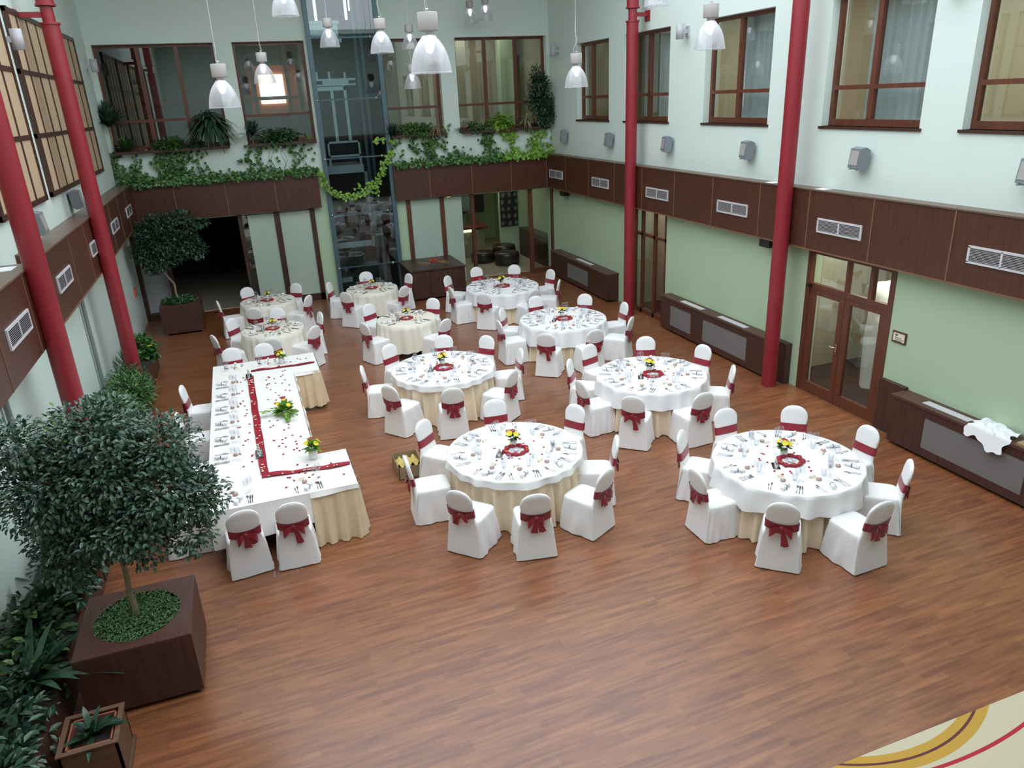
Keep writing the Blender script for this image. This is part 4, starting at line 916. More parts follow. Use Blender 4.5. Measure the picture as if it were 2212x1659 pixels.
skirt([(-8.62, -12.84), (-8.02, -12.84), (-8.02, -11.76), (-8.42, -11.76)], 'champagne pleated skirting round the near wing of the head table')
skirt([(-8.44, -11.76), (-8.44, -8.2)], 'champagne pleated skirting along the inner side of the head table')
skirt([(-8.42, -8.2), (-7.98, -8.2), (-7.98, -7.12)], 'champagne pleated skirting round the far wing of the head table', z1=.07)
# long red runners
def runner(pts, wdt, lab, ruf=.02):
    b = MB(); rs = [[], [], []]; s0 = 0
    for (p, q) in zip(pts[:-1], pts[1:]):
        L = math.dist(p, q); n = int(L/.02); dx, dy = (q[0]-p[0])/L, (q[1]-p[1])/L
        for i in range(n+1):
            s = L*i/n; ss = s0+s; off = ruf*.5*math.sin(ss*6.5)
            for k, f in enumerate((-1, 0, 1)):
                rs[k].append((p[0]+dx*s-dy*(f*wdt*(1+ruf*8*math.sin(ss*9+f))+off), p[1]+dy*s+dx*(f*wdt*(1+ruf*8*math.sin(ss*9+f))+off), .759+(.004+.014*abs(math.sin(ss*8)))*(1 if k != 1 else .3)))
        s0 += L
    b.rings(rs, close=False); return tag(b.build('table_runner', MT['organza']), lab, 'table runner')
runner([(-9.18, -7.98), (-9.12, -12.1)], .052, 'crimson organza runner along the long middle of the head table', .006)
runner([(-9.16, -7.74), (-8.02, -7.765)], .04, 'crimson organza runner along the far wing of the head table', .04)
runner([(-9.16, -12.16), (-8.03, -12.255)], .05, 'crimson organza runner along the near wing of the head table', .05)
b = MB()
rr = random.Random(4)
for k in range(46):
    y = rr.uniform(-12.1, -8.0); x = -9.18+.06*(-(y+7.98))/4.1+rr.uniform(-.04, .04); s = rr.uniform(.012, .022); a = rr.uniform(0, 3)
    b.add([(x+s*math.cos(a+t), y+s*math.sin(a+t), .782) for t in (0, 1.6, 3.1, 4.7)], [(0, 1, 2, 3)])
for k in range(16):
    x = rr.uniform(-9.1, -8.1); s = .016
    for yy in (-7.75, -12.2): b.add([(x+s*math.cos(t), yy-(x+9.1)*(.08 if yy < -9 else .02)+s*math.sin(t), .783) for t in (0, 1.6, 3.1, 4.7)], [(0, 1, 2, 3)])
tag(b.build('gold_leaf_confetti', MT['card']), 'cream leaf confetti strewn along the crimson runners of the head table', 'confetti', kind='stuff')
onU = 'on the long head table'
bouquet('flower_vase', un(609, 785, 2, .757), 'small vase of yellow and green flowers on the far wing of the head table', 1.0, red=False, rr=rr, gm='leafy', bl=.8)
bouquet('flower_vase', un(678, 990, 2, .757), 'vase of yellow green and red flowers on the near wing of the head table', 1.2, rr=rr, gm='leafy', bl=.75)
r = bouquet('table_bouquet', un(618, 895, 2, .757), 'large trailing yellow and green bouquet in the middle of the head table', 1.7, vase=False, red=False, rr=rr, gm='leafy', bl=.5)
b = MB()
for k in range(34):
    a = rr.choice([-PI/2, -PI/2+.4, PI/2+.2, PI-.2, 2.7])+rr.uniform(-.25, .25); t = rr.uniform(.1, .34); leaf(b, Vector((t*math.cos(a), t*math.sin(a), .03+.05*(1-t))), Vector((math.cos(a), math.sin(a), .2)), .08, .04)
b.build('trailing_leaf', MT['leafy'], r)
b = MB()
for k in range(5): a = PI/2+rr.uniform(-.6, .6); b.tube([(0, .05, .1), (.13*math.cos(a), .16, .24), (.2*math.cos(a), .24, .20)], .009, 6)
b.build('dark_calla', MT['redfl'], r)
b = MB()
for k in range(9): t = rr.uniform(0, .3); b.lathe([(0, -.03), (.03, -.01), (.034, .012), (0, .035)], 8, (.01+rr.uniform(-.02, .02), -.08-t, .07-.1*t))
b.build('pale_green_blossom', MT['leafy'], r)
for k in range(52): put('petal', rr.uniform(-9.0, -8.55), rr.uniform(-11.7, -7.9), .7575, rr.uniform(0, 6), 'scattered on the right half of the head table')
for k in range(26): put('petal', rr.uniform(-9.42, -9.24), rr.uniform(-12.2, -7.6), .7575, rr.uniform(0, 6), 'scattered between glasses and runner of the head table')
for k in range(16): put('petal', rr.uniform(-8.9, -8.1), rr.uniform(-12.7, -11.95), .7575, rr.uniform(0, 6), 'scattered on the near wing of the head table')
for k in range(10): put('petal', rr.uniform(-8.7, -8.1), rr.uniform(-8.1, -7.3), .7575, rr.uniform(0, 6), 'scattered on the far wing of the head table')
for i in range(6):
    y = -8.25-.62*i; setting(-9.79, y, 0, .7575, 'along the left side of the head table', True, rr, 'at the %s left side place of the head table' % ['farthest', 'second farthest', 'third farthest', 'third nearest', 'second nearest', 'nearest'][i])
for x in (-9.46, -8.62): setting(x, -12.83, PI/2, .7575, 'on the near end of the head table', True, rr, 'at the %s near end place of the head table' % ('left' if x < -9 else 'right'))
for x in (-9.45, -8.85): setting(x, -7.14, -PI/2, .7575, 'on the far end of the head table', True, rr, 'at the %s far end place of the head table' % ('left' if x < -9.2 else 'right'))
for (x, y, wh) in ((-9.16, -11.45, 'near end'), (-9.20, -8.05, 'far end')):
    b = MB(); c_ = empty('cruet_set', (x, y, .775), label='salt and pepper cruet on the crimson runner at the %s of the head table' % wh, cat='cruet set')
    MB().box(-.05, .05, -.13, .13, 0, .006).build('tray', MT['silver'], c_)
    for yy in (-.08, 0, .08): MB().lathe([(.016, .006), (.02, .012), (.018, .07), (.012, .08), (.014, .1), (0, .104)], 12, (0, yy, 0)).build('shaker', MT['steel'], c_)
G = 'covered chairs at the head table'
chair(520, 1103, (0, 0), 'white covered chair at the near end of the head table, left one of the two', G, face=PI/2+.12)
chair(625, 1086, (0, 0), 'white covered chair at the near end of the head table, right one of the two', G, face=PI/2-.02)
chair(497, 752, (0, 0), 'white covered chair behind the far wing of the head table, left one', G, face=-PI/2+.05)
chair(567, 742, (0, 0), 'white covered chair behind the far wing of the head table, right one', G, face=-PI/2)
for i, px in enumerate(((390, 834), (380, 893), (375, 960))):
    chair(px[0], px[1], (0, 0), 'white chair left of the head table, '+['the farthest one', 'second from the far end, partly behind the tree', 'third from the far end, seen through leaves'][i], G, face=-.1+.1*i)
T3 = un(375, 960, 2, .92)
for i in range(2):
    y = T3.y-.64*(i+1); v = NCH % 4; NCH += 1
    inst('chair%d' % v, lambda: make_chair(v), (-10.13, y, 0), -PI/2+.05, 'white chair left of the head table, '+['fourth from the far end, mostly behind the tree', 'fifth from the far end, almost hidden by leaves'][i], 'chair', G)

# ------------------------------------------------------------------ carton on the floor
c = empty('cardboard_box', (-7.1, -11.33, 0), label='open cardboard box on the floor left of the nearest round table', cat='box')
b = MB(); hx, hy, h = .19, .27, .2
b.box(-hx, hx, -hy, hy, 0, .01).box(-hx, -hx+.008, -hy, hy, 0, h).box(hx-.008, hx, -hy, hy, 0, h).box(-hx, hx, -hy, -hy+.008, 0, h).box(-hx, hx, hy-.008, hy, 0, h); b.build('box', MT['carton'], c)
b = MB(); g = [[(-.17+.34*i/12, -.05+.28*j/12, .11+.05*math.sin(i*1.7+j)*math.cos(j*1.3)) for i in range(13)] for j in range(13)]; b.rings(g, close=False); b.build('packing_paper', MT['straw'], c)

# ------------------------------------------------------------------ pendant lamps
def mk_pend():
    r = empty('pendant_lamp')
    MB().lathe([(0, .335), (.035, .335), (.035, .375), (.095, .375), (.098, .38), (.098, .53), (.095, .535), (0, .535)], 28).build('housing', MT['lampbody'], r)
    b = MB()
    for k in range(3): a = 2*PI*k/3; b.tube([(.05*math.cos(a), .05*math.sin(a), .32), (.05*math.cos(a), .05*math.sin(a), .38)], .006, 6)
    b.build('spacer', MT['steel'], r)
    pr = [(.200, 0), (.198, .012), (.192, .06), (.180, .12), (.162, .18), (.136, .235), (.105, .28), (.078, .31), (.06, .335)]
    MB().lathe(pr, 120, rib=.008, ribn=40).lathe([(.203, -.004), (.203, .004), (.196, .004)], 48).build('ribbed_shade', MT['shade'], r)
    MB().lathe([(0, .17), (.028, .185), (.040, .215), (.05, .25), (.05, .29), (.035, .335)], 16).build('bulb', MT['bulb'], r)
    MB().tube([(0, 0, .535), (.0, 0, .6), (0, 0, .66)], .004, 6).lathe([(.012, .55), (.02, .56), (.012, .57)], 10).build('hook', MT['steel'], r)
    b = MB(); b.tube([(0, 0, .6), (.004, 0, 1.3), (0, .0, 2.3)], .0035, 5); b.build('cable', MT['ventw'], r)
    b = MB(); b.tube([(.03, 0, .53), (.05, .01, .58), (.02, 0, .66), (-.025, 0, .75), (.02, 0, .9), (0, 0, 1.1)], .003, 5); b.build('power_lead', MT['ventw'], r)
    return r
LP = [(-6.87, -13.7, 5.48, 'largest and nearest, in the top middle'), (-6.11, -7.47, 6.03, 'just left of the largest one'), (-6.58, -4.42, 6.34, 'in front of the lift shaft glass'), (-4.4, -2.27, 6.39, 'small one at the left rim of the largest'),
      (-4.5, -2.6, 5.51, 'small low one under the largest shade'), (-8.01, -5.34, 5.68, 'in front of the window left of the lift'), (-8.82, -10.2, 5.26, 'lowest on the left, over the back left window edge'), (-7.73, -8.49, 6.52, 'cut by the photo top left of the lift'),
      (-1.95, -.75, 7.15, 'far top one, the right of a pair'), (-2.3, -.5, 7.1, 'far top one, the left of a pair'), (-3.06, -8.81, 5.33, 'in front of the first upper right window'), (-2.75, -12.29, 5.69, 'in front of the third upper right window'), (-2.19, -9.97, 6.46, 'cut by the photo top right of the rear red column')]
for x, y, z, lab in LP:
    inst('pend', mk_pend, (x, y, z), R0.uniform(0, 6), 'clear bell shaded pendant lamp, '+lab, 'pendant lamp', 'pendant lamps')

# ------------------------------------------------------------------ planters and plants
def cloud(b, clumps, n, L, W, rr, up=.35, shell=.55):
    tot = sum(c[3]*c[4]*c[5] for c in clumps)
    for (cx, cy, cz, rx, ry, rz) in clumps:
        for k in range(int(n*rx*ry*rz/tot)):
            d = Vector((rr.gauss(0, 1), rr.gauss(0, 1), rr.gauss(0, 1))).normalized(); q = shell+(1-shell)*rr.random()
            p = Vector((cx+d.x*rx*q, cy+d.y*ry*q, cz+d.z*rz*q))
            dd = (d+Vector((rr.uniform(-.8, .8), rr.uniform(-.8, .8), rr.uniform(-.9, .5)))).normalized()
            leaf(b, p, dd, L*rr.uniform(.7, 1.25), W*rr.uniform(.8, 1.2), .2, (Vector((0, 0, 1))+d*.5).normalized())
def clamp(o, root, ymax=.24):
    l = root.location; n = len(o.data.vertices); a = np.zeros(n*3); o.data.vertices.foreach_get('co', a); a = a.reshape(-1, 3)
    a[:, 0] = np.clip(a[:, 0]+l[0], LXW+.012, WX-.012)-l[0]; a[:, 1] = np.minimum(a[:, 1]+l[1], ymax-.01)-l[1]
    o.data.vertices.foreach_set('co', a.ravel()); o.data.update(); return o
def branches(b, base, top, clumps, r0, rr):
    pts = [base]+[base.lerp(top, t)+Vector((rr.uniform(-.03, .03), rr.uniform(-.03, .03), 0)) for t in (.33, .66)]+[top]
    b.tube(pts, [r0, r0*.85, r0*.75, r0*.6], 10)
    for c in clumps:
        e = Vector(c[:3]); mid = top.lerp(e, .5)+Vector((rr.uniform(-.06, .06), rr.uniform(-.06, .06), rr.uniform(-.02, .08)))
        b.tube([top-Vector((0, 0, .03)), mid, e], [r0*.5, r0*.3, .003], 6)
        for k in range(5):
            q = e+Vector((rr.uniform(-1, 1)*c[3], rr.uniform(-1, 1)*c[4], rr.uniform(-.7, 1)*c[5]))*.8; b.tube([mid, (mid+q)/2+Vector((0, 0, .03)), q], [r0*.2, r0*.12, .002], 5)
def planter_box(name, x0, x1, y0, y1, h, lab, hole=None, castors=True):
    c = empty(name, ((x0+x1)/2, (y0+y1)/2, 0), label=lab, cat='planter'); hx, hy = (x1-x0)/2, (y1-y0)/2; z0 = .05
    MB().box(-hx, hx, -hy, -hy+.02, z0, h-.02).box(-hx, hx, hy-.02, hy, z0, h-.02).box(-hx, -hx+.02, -hy+.02, hy-.02, z0, h-.02).box(hx-.02, hx, -hy+.02, hy-.02, z0, h-.02).box(-hx+.02, hx-.02, -hy+.02, hy-.02, z0, z0+.02).build('box', MT['planter'], c)
    N = 64; R_ = hole or hx*.76; b = MB(); A, B = [], []
    for j in range(N):
        t = 2*PI*j/N; u_, v_ = math.cos(t), math.sin(t); q = 1/max(abs(u_), abs(v_)); A.append((u_*R_, v_*R_, h)); B.append((u_*q*hx, v_*q*hy, h))
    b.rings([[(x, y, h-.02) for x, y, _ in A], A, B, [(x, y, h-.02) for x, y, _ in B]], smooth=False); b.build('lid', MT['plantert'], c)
    MB().lathe([(R_*1.01, h-.06), (0, h-.055)], 48).build('soil', MT['soil'], c)
    if castors:
        for sx in (-1, 1):
            for sy in (-1, 1): MB().lathe([(0, -.012), (.025, -.012), (.025, .012), (0, .012)], 12).build('castor', MT['steel'], c, (sx*(hx-.05), sy*(hy-.05), .025)).rotation_euler = (PI/2, 0, 0)
    return c
BX, BY = -10.43, -14.50
planter_box('planter_box', -10.93, -9.93, -15.02, -14.02, .70, 'large square walnut planter with round opening in the front left', .385)
bxx, byy = -10.68, -1.16
planter_box('planter_box', -11.15, -10.2, -1.63, -.68, .75, 'square walnut planter in the back left corner', .37)
rr = random.Random(11)
def ground(loc, R_, n, lab, mt='leafm', h=.09, L=.035):
    b = MB()
    for k in range(n):
        a = rr.uniform(0, 2*PI); q = R_*math.sqrt(rr.random()); z = rr.uniform(-.03, h*(1-.5*(q/R_)**2)); d = Vector((rr.uniform(-1, 1), rr.uniform(-1, 1), rr.uniform(.1, 1.3)))
        leaf(b, Vector((q*math.cos(a), q*math.sin(a), z)), d, L*rr.uniform(.7, 1.4), L*.6, .2)
    return tag(b.build('ground_cover_plant', MT[mt], None, loc), lab, 'plant')
ground((BX, BY-.02, .66), .39, 5000, 'small leaved green ground cover under the big tree in the front left planter', mt='leafg', L=.024)
ground((bxx, byy, .70), .42, 900, 'feathery ground cover under the tree in the back left planter', h=.16, L=.06)
t = empty('ficus_tree', (BX, BY, .64), label='large ficus tree with pale trunk in the front left planter', cat='tree')
CL = [(-.05, .25, 1.55, .55, .55, .42), (.42, .1, 1.25, .52, .45, .40), (-.5, .15, 1.45, .42, .45, .45), (.1, .05, 1.05, .5, .45, .32), (-.3, .2, 1.0, .5, .4, .38), (.75, .1, 1.15, .30, .3, .30), (.0, .3, 1.9, .48, .45, .3), (-.62, .2, 1.9, .3, .35, .25), (.5, .3, 1.65, .38, .4, .3), (.25, -.1, .8, .22, .2, .18), (-.5, .2, .7, .3, .3, .25), (.62, -.05, .82, .26, .22, .2)]
b = MB(); branches(b, Vector((0, 0, 0)), Vector((-.04, .1, .75)), CL, .034, rr); b.build('trunk', MT['bark'], t)
b = MB(); cloud(b, CL, 18000, .060, .033, rr, shell=.35); clamp(b.build('foliage', MT['leaft'], t), t)
t = empty('ficus_tree', (bxx, byy, .70), label='small round crowned ficus tree in the back left corner planter', cat='tree')
CL = [(-.1, 0, 1.6, .55, .5, .4), (.3, 0, 1.45, .5, .45, .36), (-.5, 0, 1.4, .4, .4, .36), (.62, 0, 1.3, .26, .3, .24), (-.2, 0, 1.2, .5, .4, .3), (.45, .1, 1.85, .3, .3, .15), (-.45, 0, 1.0, .24, .24, .22), (-.15, 0, 1.95, .48, .4, .3), (.35, 0, 2.1, .4, .3, .18), (.78, 0, 1.95, .3, .25, .12), (-.5, 0, 1.85, .3, .3, .25)]
b = MB(); pts = [Vector((0, 0, 0)), Vector((-.06, 0, .25)), Vector((-.05, 0, .5)), Vector((-.22, 0, .8)), Vector((-.22, 0, 1.0))]; b.tube(pts, [.03, .027, .025, .022, .02], 8)
branches(b, Vector((-.22, 0, .98)), Vector((-.18, 0, 1.12)), CL, .022, rr); b.build('trunk', MT['bark'], t)
b = MB(); cloud(b, CL, 9000, .085, .045, rr, shell=.35); b.build('foliage', MT['leafd'], t)
# small crate planter
c = empty('crate_planter', (-10.74, -15.62, 0), label='small weathered wooden crate planter in the front left corner', cat='planter')
hx, hy, h = .22, .22, .42
MB().box(-hx, hx, -hy, -hy+.02, .0, h).box(-hx, hx, hy-.02, hy, .0, h).box(-hx, -hx+.02, -hy, hy, .0, h).box(hx-.02, hx, -hy, hy, .0, h).box(-hx-.02, hx+.02, -hy-.02, hy+.02, 0, .05).box(-hx, hx, -hy, hy, .02, .04).build('crate', MT['crate'], c)
MB().box(-hx-.012, hx+.012, -hy-.012, -hy+.03, h, h+.015).box(-hx-.012, hx+.012, hy-.03, hy+.012, h, h+.015).box(-hx-.012, -hx+.03, -hy+.03, hy-.03, h, h+.015).box(hx-.03, hx+.012, -hy+.03, hy-.03, h, h+.015).build('rim', MT['crate'], c)
MB().box(-hx+.045, hx-.045, -hy+.045, -hy+.06, .1, h+.0).box(-hx+.045, hx-.045, hy-.06, hy-.045, .1, h).box(-hx+.045, -hx+.06, -hy+.045, hy-.045, .1, h).box(hx-.06, hx-.045, -hy+.045, hy-.045, .1, h).build('terracotta_pot', MT['terra'], c)
MB().box(-hx+.06, hx-.06, -hy+.06, hy-.06, .1, h-.06).build('soil', MT['soil'], c)
def rosette(loc, n, L, W, rr, m, name, lab, droop=.7, e0=.3, e1=1.4, stem=0, cat='plant', arc=None):
    r = empty(name, loc, label=lab, cat=cat)
    if stem: MB().tube([(0, 0, 0), (rr.uniform(-.02, .02), 0, stem*.5), (0, 0, stem)], .014, 8).build('stem', MT['bark'], r)
    b = MB()
    for k in range(n):
        a = rr.uniform(0, 2*PI) if arc is None else rr.uniform(*arc); e = rr.uniform(e0, e1); l = L*rr.uniform(.7, 1.2); d = Vector((math.cos(a)*math.cos(e), math.sin(a)*math.cos(e), math.sin(e))); s_ = Vector((-math.sin(a), math.cos(a), 0)); p = Vector((0, 0, stem+rr.uniform(-.3, 0)*stem*.6)); rows = []
        for i in range(6):
            t_ = i/5; c_ = p+d*l*t_-Vector((0, 0, 1))*droop*l*t_*t_*.6; w_ = W*(math.sin(PI*min(1, .12+t_*.86))**.8)*.5; rows.append([c_-s_*w_+Vector((0, 0, .15*w_)), c_, c_+s_*w_+Vector((0, 0, .15*w_))])
        b.rings([[tuple(v) for v in r_] for r_ in rows], close=False)
    clamp(b.build('foliage', MT[m], r), r, .44 if loc[2] > 4 else .24); return r
rosette((-10.74, -15.62, .36), 22, .34, .05, rr, 'leafd', 'potted_succulent', 'dark strap leaved plant in the small crate planter')
# long planter bed along the left wall
c = empty('planter_bed', (-11.4, -8.5, 0), label='long walnut planter bed along the left wall', cat='planter')
for y0, y1 in ((-8.3, -4.1), (-12.6, -8.35), (-17.5, -12.65)):
    MB().box(-.28, .30, y0+8.5, y1+8.5, 0, .42).build('box', MT['planter'], c)
MB().box(-.25, .27, -9, 4.36, .42, .43).build('soil', MT['soil'], c)
def bush(name, loc, clumps, n, L, W, m, lab, stems=6, shell=.3):
    r = empty(name, loc, label=lab, cat='plant'); b = MB()
    for k in range(stems):
        c_ = clumps[k % len(clumps)]; b.tube([(rr.uniform(-.05, .05), rr.uniform(-.05, .05), 0), (c_[0]*.6, c_[1]*.6, c_[2]*.6), (c_[0], c_[1], c_[2])], [.008, .006, .003], 5)
    b.build('stem', MT['leafm'], r); b = MB(); cloud(b, clumps, n, L, W, rr, shell=shell); clamp(b.build('foliage', MT[m], r), r, .40 if loc[2] > 4 else .24); return r
PB = [(-11.35, -4.55, [(.05, 0, .22, .28, .35, .22), (.15, -.2, .1, .25, .25, .15)], 420, .11, .085, 'leafp', 'large leaved bright green plant at the far end of the planter bed'),
      (-11.3, -6.9, [(0, 0, .25, .38, .6, .3), (.15, -.5, .2, .35, .4, .25)], 2200, .07, .02, 'leafm', 'feathery green bush in the planter bed before the rear left column'),
      (-11.25, -7.9, [(.1, 0, .3, .42, .5, .35)], 1200, .10, .03, 'leafp', 'grassy light green bush in the planter bed'),
      (-11.35, -9.0, [(.05, 0, .35, .45, .55, .4), (.2, -.5, .25, .35, .4, .3)], 1500, .09, .055, 'leafm', 'mid green bush in the middle of the planter bed'),
      (-11.2, -10.3, [(.1, 0, .25, .42, .6, .35)], 1100, .10, .06, 'leafp', 'variegated bush in the planter bed below the tree crown'),
      (-11.3, -11.6, [(.1, 0, .35, .42, .6, .45)], 1300, .09, .05, 'leafd', 'dark bush in the planter bed behind the tree crown'),
      (-11.2, -12.9, [(-.05, 0, .2, .30, .6, .4), (-.05, -.6, .2, .28, .45, .35)], 1300, .10, .06, 'leafd', 'dense mid green bush in the planter bed left of the big planter box'),  # from here on darker leaves imitate the shade over the near corner
      (-11.3, -14.2, [(-.08, 0, .15, .28, .6, .36), (-.05, -.5, .0, .27, .4, .33)], 900, .12, .07, 'leafv', 'pothos bush in the planter bed beside the big planter box'),
      (-11.3, -15.4, [(-.08, 0, .0, .30, .6, .36), (-.05, -.6, .0, .28, .5, .36)], 1100, .11, .05, 'leafd', 'shade darkened green bush at the bottom left corner')]
for x, y, cl, n, L, W, m_, lab in PB: bush('planter_shrub', (x, y, .42), cl, n, L, W, m_, lab)
rosette((-11.45, -5.6, .43), 34, .55, .035, rr, 'leafd', 'spiky_yucca', 'spiky dark yucca behind the rear left column base in the planter bed', .25, .7, 1.5)
rosette((-11.35, -13.9, .55), 15, .62, .17, rr, 'leafd', 'broad_leaved_plant', 'broad dark leaved plant at the left edge beside the big planter', .5, .5, 1.3)
rosette((-11.3, -14.9, .5), 26, .75, .07, rr, 'leafd', 'palm_plant', 'dark palm like plant at the left edge in the foreground', .6, .2, 1.2)
b = MB(); yf = empty('yellow_flower', (-11.1, -5.0, .62), label='single yellow flower in the planter bed by the rear left column', cat='flower'); MB().tube([(0, 0, 0), (.02, 0, .12)], .004, 5).build('stalk', MT['leafm'], yf)
for k in range(10): leaf(b, Vector((.02, 0, .12)), Vector((math.cos(k*.63), math.sin(k*.63), .4)), .05, .025)
b.build('petal', MT['yellow'], yf)
bush('tall_shrub', (-11.35, -11.75, .43), [(-.02, .05, 1.15, .12, .14, .42), (0, 0, .8, .2, .2, .3)], 420, .10, .05, 'leafy', 'tall yellow edged shrub before the nearest left column', 4)

# ---- vines on the back ledge
def vine_leaf(b, p, rr, L, out=(0, -1, 0)):
    d = Vector((rr.uniform(-1, 1), rr.uniform(-.5, -.05), rr.uniform(-1.1, .35))); leaf(b, p, d, L*rr.uniform(.7, 1.25), L*.85, .12, Vector((rr.uniform(-.4, .4), -1, rr.uniform(.1, .9))).normalized())
def vines(name, lab, ledge, strands, m, L=.10):
    r = empty(name, label=lab, cat='climbing plant'); b = MB(); st = MB()
    for (x0, x1, dens, zt) in ledge:
        for k in range(int((x1-x0)*dens)):
            x = rr.uniform(x0, x1); z = 3.60+abs(rr.gauss(0, .5))*zt-rr.random()*.10; y = rr.uniform(-.10, .18) if z > 3.6 else rr.uniform(-.12, -.03)
            vine_leaf(b, Vector((x, y, z)), rr, L)
        st.tube([(x0+(x1-x0)*i/12, .02+.05*math.sin(i), 3.62+.02*math.sin(i*2)) for i in range(13)], .006, 5)
    for (x, z0, z1, w_, n) in strands:
        for k in range(n):
            t = rr.random(); vine_leaf(b, Vector((x+rr.gauss(0, .5)*w_+.06*math.sin(t*9), YB-.05-rr.random()*.08, z0+(z1-z0)*t)), rr, L)
        for q in range(max(1, int(w_/.12))): xx = x+rr.uniform(-.4, .4)*w_; st.tube([(xx+.05*math.sin(i*1.3+q), YB-.03, z0+(z1-z0)*i/6) for i in range(7)], .004, 5)
    st.build('stem', MT['leafm'], r); clamp(b.build('foliage', MT[m], r), r); return r
def xb(px, py): return un(px, py, 1, .2).x
vines('pothos_vine', 'dense pothos vine along the left ledge of the back wall', [(-11.6, -6.72, 150, .17), (-11.6, -10.9, 170, .45)],
      [(xb(242, 350), 4.35, 3.6, .2, 80), (xb(287, 340), 4.3, 3.6, .07, 20), (xb(352, 340), 4.42, 3.6, .28, 150), (xb(390, 340), 4.4, 3.6, .25, 120), (xb(300, 360), 4.2, 3.7, .07, 14), (xb(430, 350), 4.4, 3.8, .2, 26), (xb(535, 350), 4.35, 3.6, .15, 44), (xb(562, 345), 4.4, 3.7, .07, 34), (xb(600, 340), 4.3, 3.7, .5, 14), (xb(650, 340), 4.35, 3.7, .35, 26), (xb(630, 320), 4.35, 4.0, .15, 12)], 'leafp')
vines('pothos_vine', 'dense pothos vine along the right ledge of the back wall', [(-4.6, -1.3, 140, .12)],
      [(xb(858, 320), 4.4, 3.8, .12, 18), (xb(893, 310), 4.45, 3.8, .10, 34), (xb(928, 310), 4.4, 3.6, .24, 170), (xb(962, 310), 4.6, 3.8, .15, 26), (xb(1052, 300), 4.45, 3.65, .2, 150), (xb(990, 330), 3.95, 3.65, .2, 36)], 'leafp')
vines('yellow_vine', 'bright yellow green vine at the right end of the back ledge', [(-1.5, .2, 170, .16)],
      [(xb(1106, 310), 4.4, 3.6, .16, 60), (xb(1088, 290), 4.4, 4.1, .15, 26), (xb(1158, 310), 4.3, 3.6, .28, 130), (xb(1188, 310), 4.2, 3.6, .12, 26)], 'leafy')
# garland hanging across the lift shaft
g = empty('hanging_garland', label='leafy green garland hanging in an arc across the lift shaft', cat='climbing plant')
pts = [un(x, y, 1, -.05) for x, y in ((690, 368), (700, 395), (712, 411), (728, 419), (745, 424), (765, 423), (785, 416), (803, 405), (822, 385), (830, 360), (836, 340), (846, 325))]
MB().tube(pts, .006, 6).build('stem', MT['bark'], g); b = MB()
for p, q in zip(pts[:-1], pts[1:]):
    for k in range(int((q-p).length*100)): vine_leaf(b, p.lerp(q, rr.random())+Vector((rr.gauss(0, .035), rr.gauss(0, .03), rr.gauss(0, .045))), rr, .085)
for (x, y) in ((812, 303), (820, 300), (830, 298), (848, 303), (775, 405), (800, 395), (815, 415)):
    p = un(x, y, 1, -.02)
    for k in range(7): vine_leaf(b, p+Vector((rr.gauss(0, .05), rr.gauss(0, .03), rr.gauss(0, .04))), rr, .085)
b.build('foliage', MT['leafy'], g)
# plants on the back window sills
SZ = 4.37
def sillx(px, py): q = un(px, py, 1, .1); return q.x
rosette((sillx(238, 290), .12, SZ), 150, .60, .055, rr, 'leafd', 'yucca_plant', 'tall spiky yucca at the left end of the back left window', .35, .1, 1.5, stem=.72)
rosette((sillx(268, 310), .2, SZ), 110, .5, .05, rr, 'leafm', 'parlour_palm', 'small feathery palm beside the yucca in the back left window', .6, .5, 1.5)
rosette((sillx(460, 300), .08, SZ), 240, .70, .085, rr, 'leafd', 'dracaena_plant', 'big drooping dark dracaena at the right end of the back left window', 1.2, -.2, 1.4, stem=.62)
rosette((sillx(545, 290), .15, SZ), 70, .5, .045, rr, 'leafd', 'dracaena_plant', 'thin leaved dark dracaena in the window left of the lift', .5, .1, 1.4, stem=.25)
rosette((sillx(597, 290), .15, SZ), 16, .42, .12, rr, 'leafm', 'broad_leaved_plant', 'broad leaved bright plant in the window left of the lift', .5, .4, 1.3)
rosette((sillx(668, 305), .05, SZ), 26, .42, .016, rr, 'leafy', 'spider_plant', 'thin arching spider plant beside the lift shaft, left side', .9, .5, 1.4)
rosette((sillx(848, 285), .15, SZ), 90, .40, .045, rr, 'leafd', 'dracaena_plant', 'dark spiky plant in the window right of the lift', .4, .1, 1.5)
rosette((sillx(942, 300), .0, SZ+.1), 40, .40, .014, rr, 'leafs', 'dried_grass', 'pale dried grass tuft hanging from the window right of the lift', 1.6, .2, 1.3)
rosette((sillx(994, 285), .1, SZ), 30, .30, .02, rr, 'leafm', 'fern_plant', 'small fern at the left end of the back right window', 1.0, .4, 1.3)
rosette((sillx(1048, 275), .2, SZ), 30, .42, .03, rr, 'leafm', 'fern_plant', 'arching fern in the middle of the back right window', .8, .5, 1.3)
rosette((sillx(1138, 290), .1, SZ), 50, .48, .03, rr, 'leafs', 'dracaena_plant', 'half dried dracaena beside the tall bush in the back right window', 1.0, .0, 1.4, stem=.2)
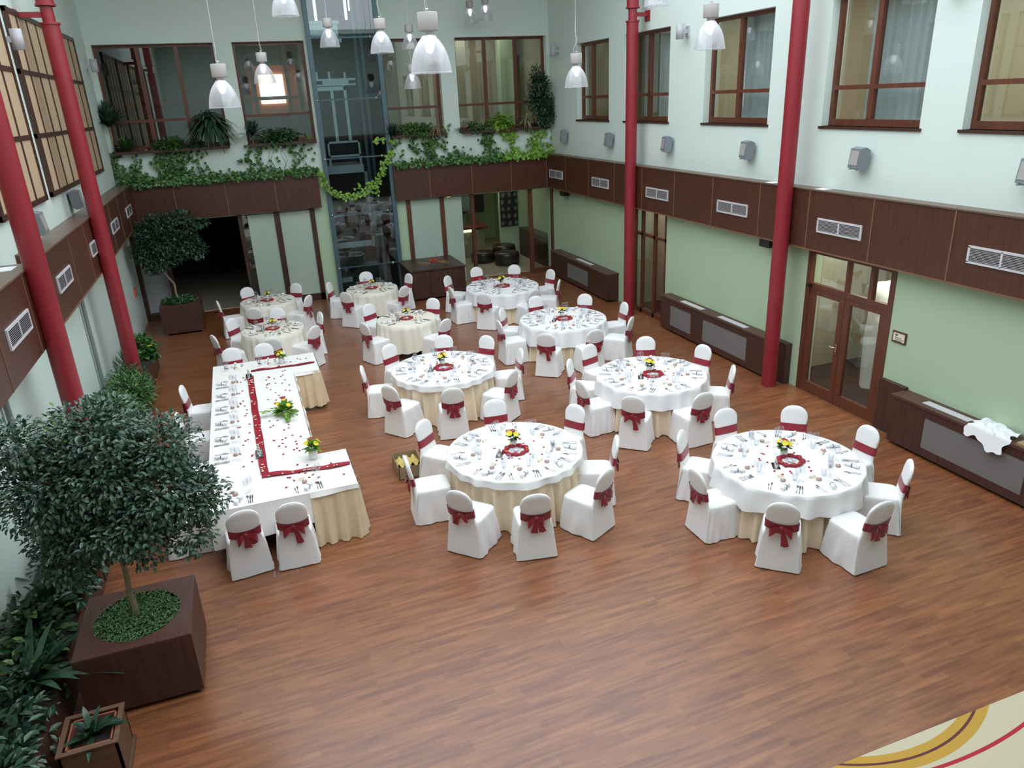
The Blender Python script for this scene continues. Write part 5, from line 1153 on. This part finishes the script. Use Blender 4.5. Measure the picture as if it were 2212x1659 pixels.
def sillbush(px0, px1, h, n, L, W, m, lab):
    x0, x1 = sillx(px0, 300), sillx(px1, 300); cx = (x0+x1)/2; bush('sill_plant', (cx, .12, SZ-.05), [(0, 0, h*.5, (x1-x0)/2, .16, h*.6)], n, L, W, m, lab, 4)
sillbush(320, 400, .28, 420, .09, .06, 'leafp', 'low yellow green pothos on the sill of the back left window')
sillbush(405, 440, .2, 160, .09, .05, 'leafm', 'low dark green plant beside the drooping dracaena')
sillbush(552, 655, .34, 520, .10, .06, 'leafm', 'low dark green pothos on the sill left of the lift')
sillbush(855, 945, .28, 480, .10, .06, 'leafp', 'low green pothos on the sill right of the lift')
sillbush(1005, 1048, .24, 160, .09, .06, 'leafm', 'low green pothos at the left of the back right window')
sillbush(1055, 1115, .42, 420, .10, .08, 'leafy', 'bright yellow green pothos on the sill of the back right window')
t = empty('tall_ficus_bush', (sillx(1165, 285), .0, SZ), label='tall dark leafy ficus bush at the right end of the back right window', cat='plant')
CL = [(0, .02, 1.1, .34, .26, .35), (.05, 0, .65, .42, .28, .38), (-.05, .05, 1.42, .2, .18, .22), (.12, -.02, .25, .38, .24, .26)]
b = MB(); branches(b, Vector((0, 0, 0)), Vector((0, 0, .5)), CL, .018, rr); b.build('trunk', MT['bark'], t); b = MB(); cloud(b, CL, 2600, .11, .04, rr, shell=.3); clamp(b.build('foliage', MT['leafd'], t), t, .40)
tag(MB().box(-11.56, -8.86, .02, .2, 4.30, 4.37).build('sill_trough', MT['framed']), 'dark plant trough under the back left window', 'plant trough')
tag(MB().box(-8.37, -6.64, .02, .2, 4.30, 4.37).build('sill_trough', MT['framed']), 'dark plant trough under the window left of the lift', 'plant trough')
tag(MB().box(-4.6, -3.04, .02, .2, 4.30, 4.37).build('sill_trough', MT['framed']), 'dark plant trough under the window right of the lift', 'plant trough')
tag(MB().box(-2.54, .15, .02, .2, 4.30, 4.37).build('sill_trough', MT['framed']), 'dark plant trough under the back right window', 'plant trough')
# tiny glass jars with salt sticks on the near right table
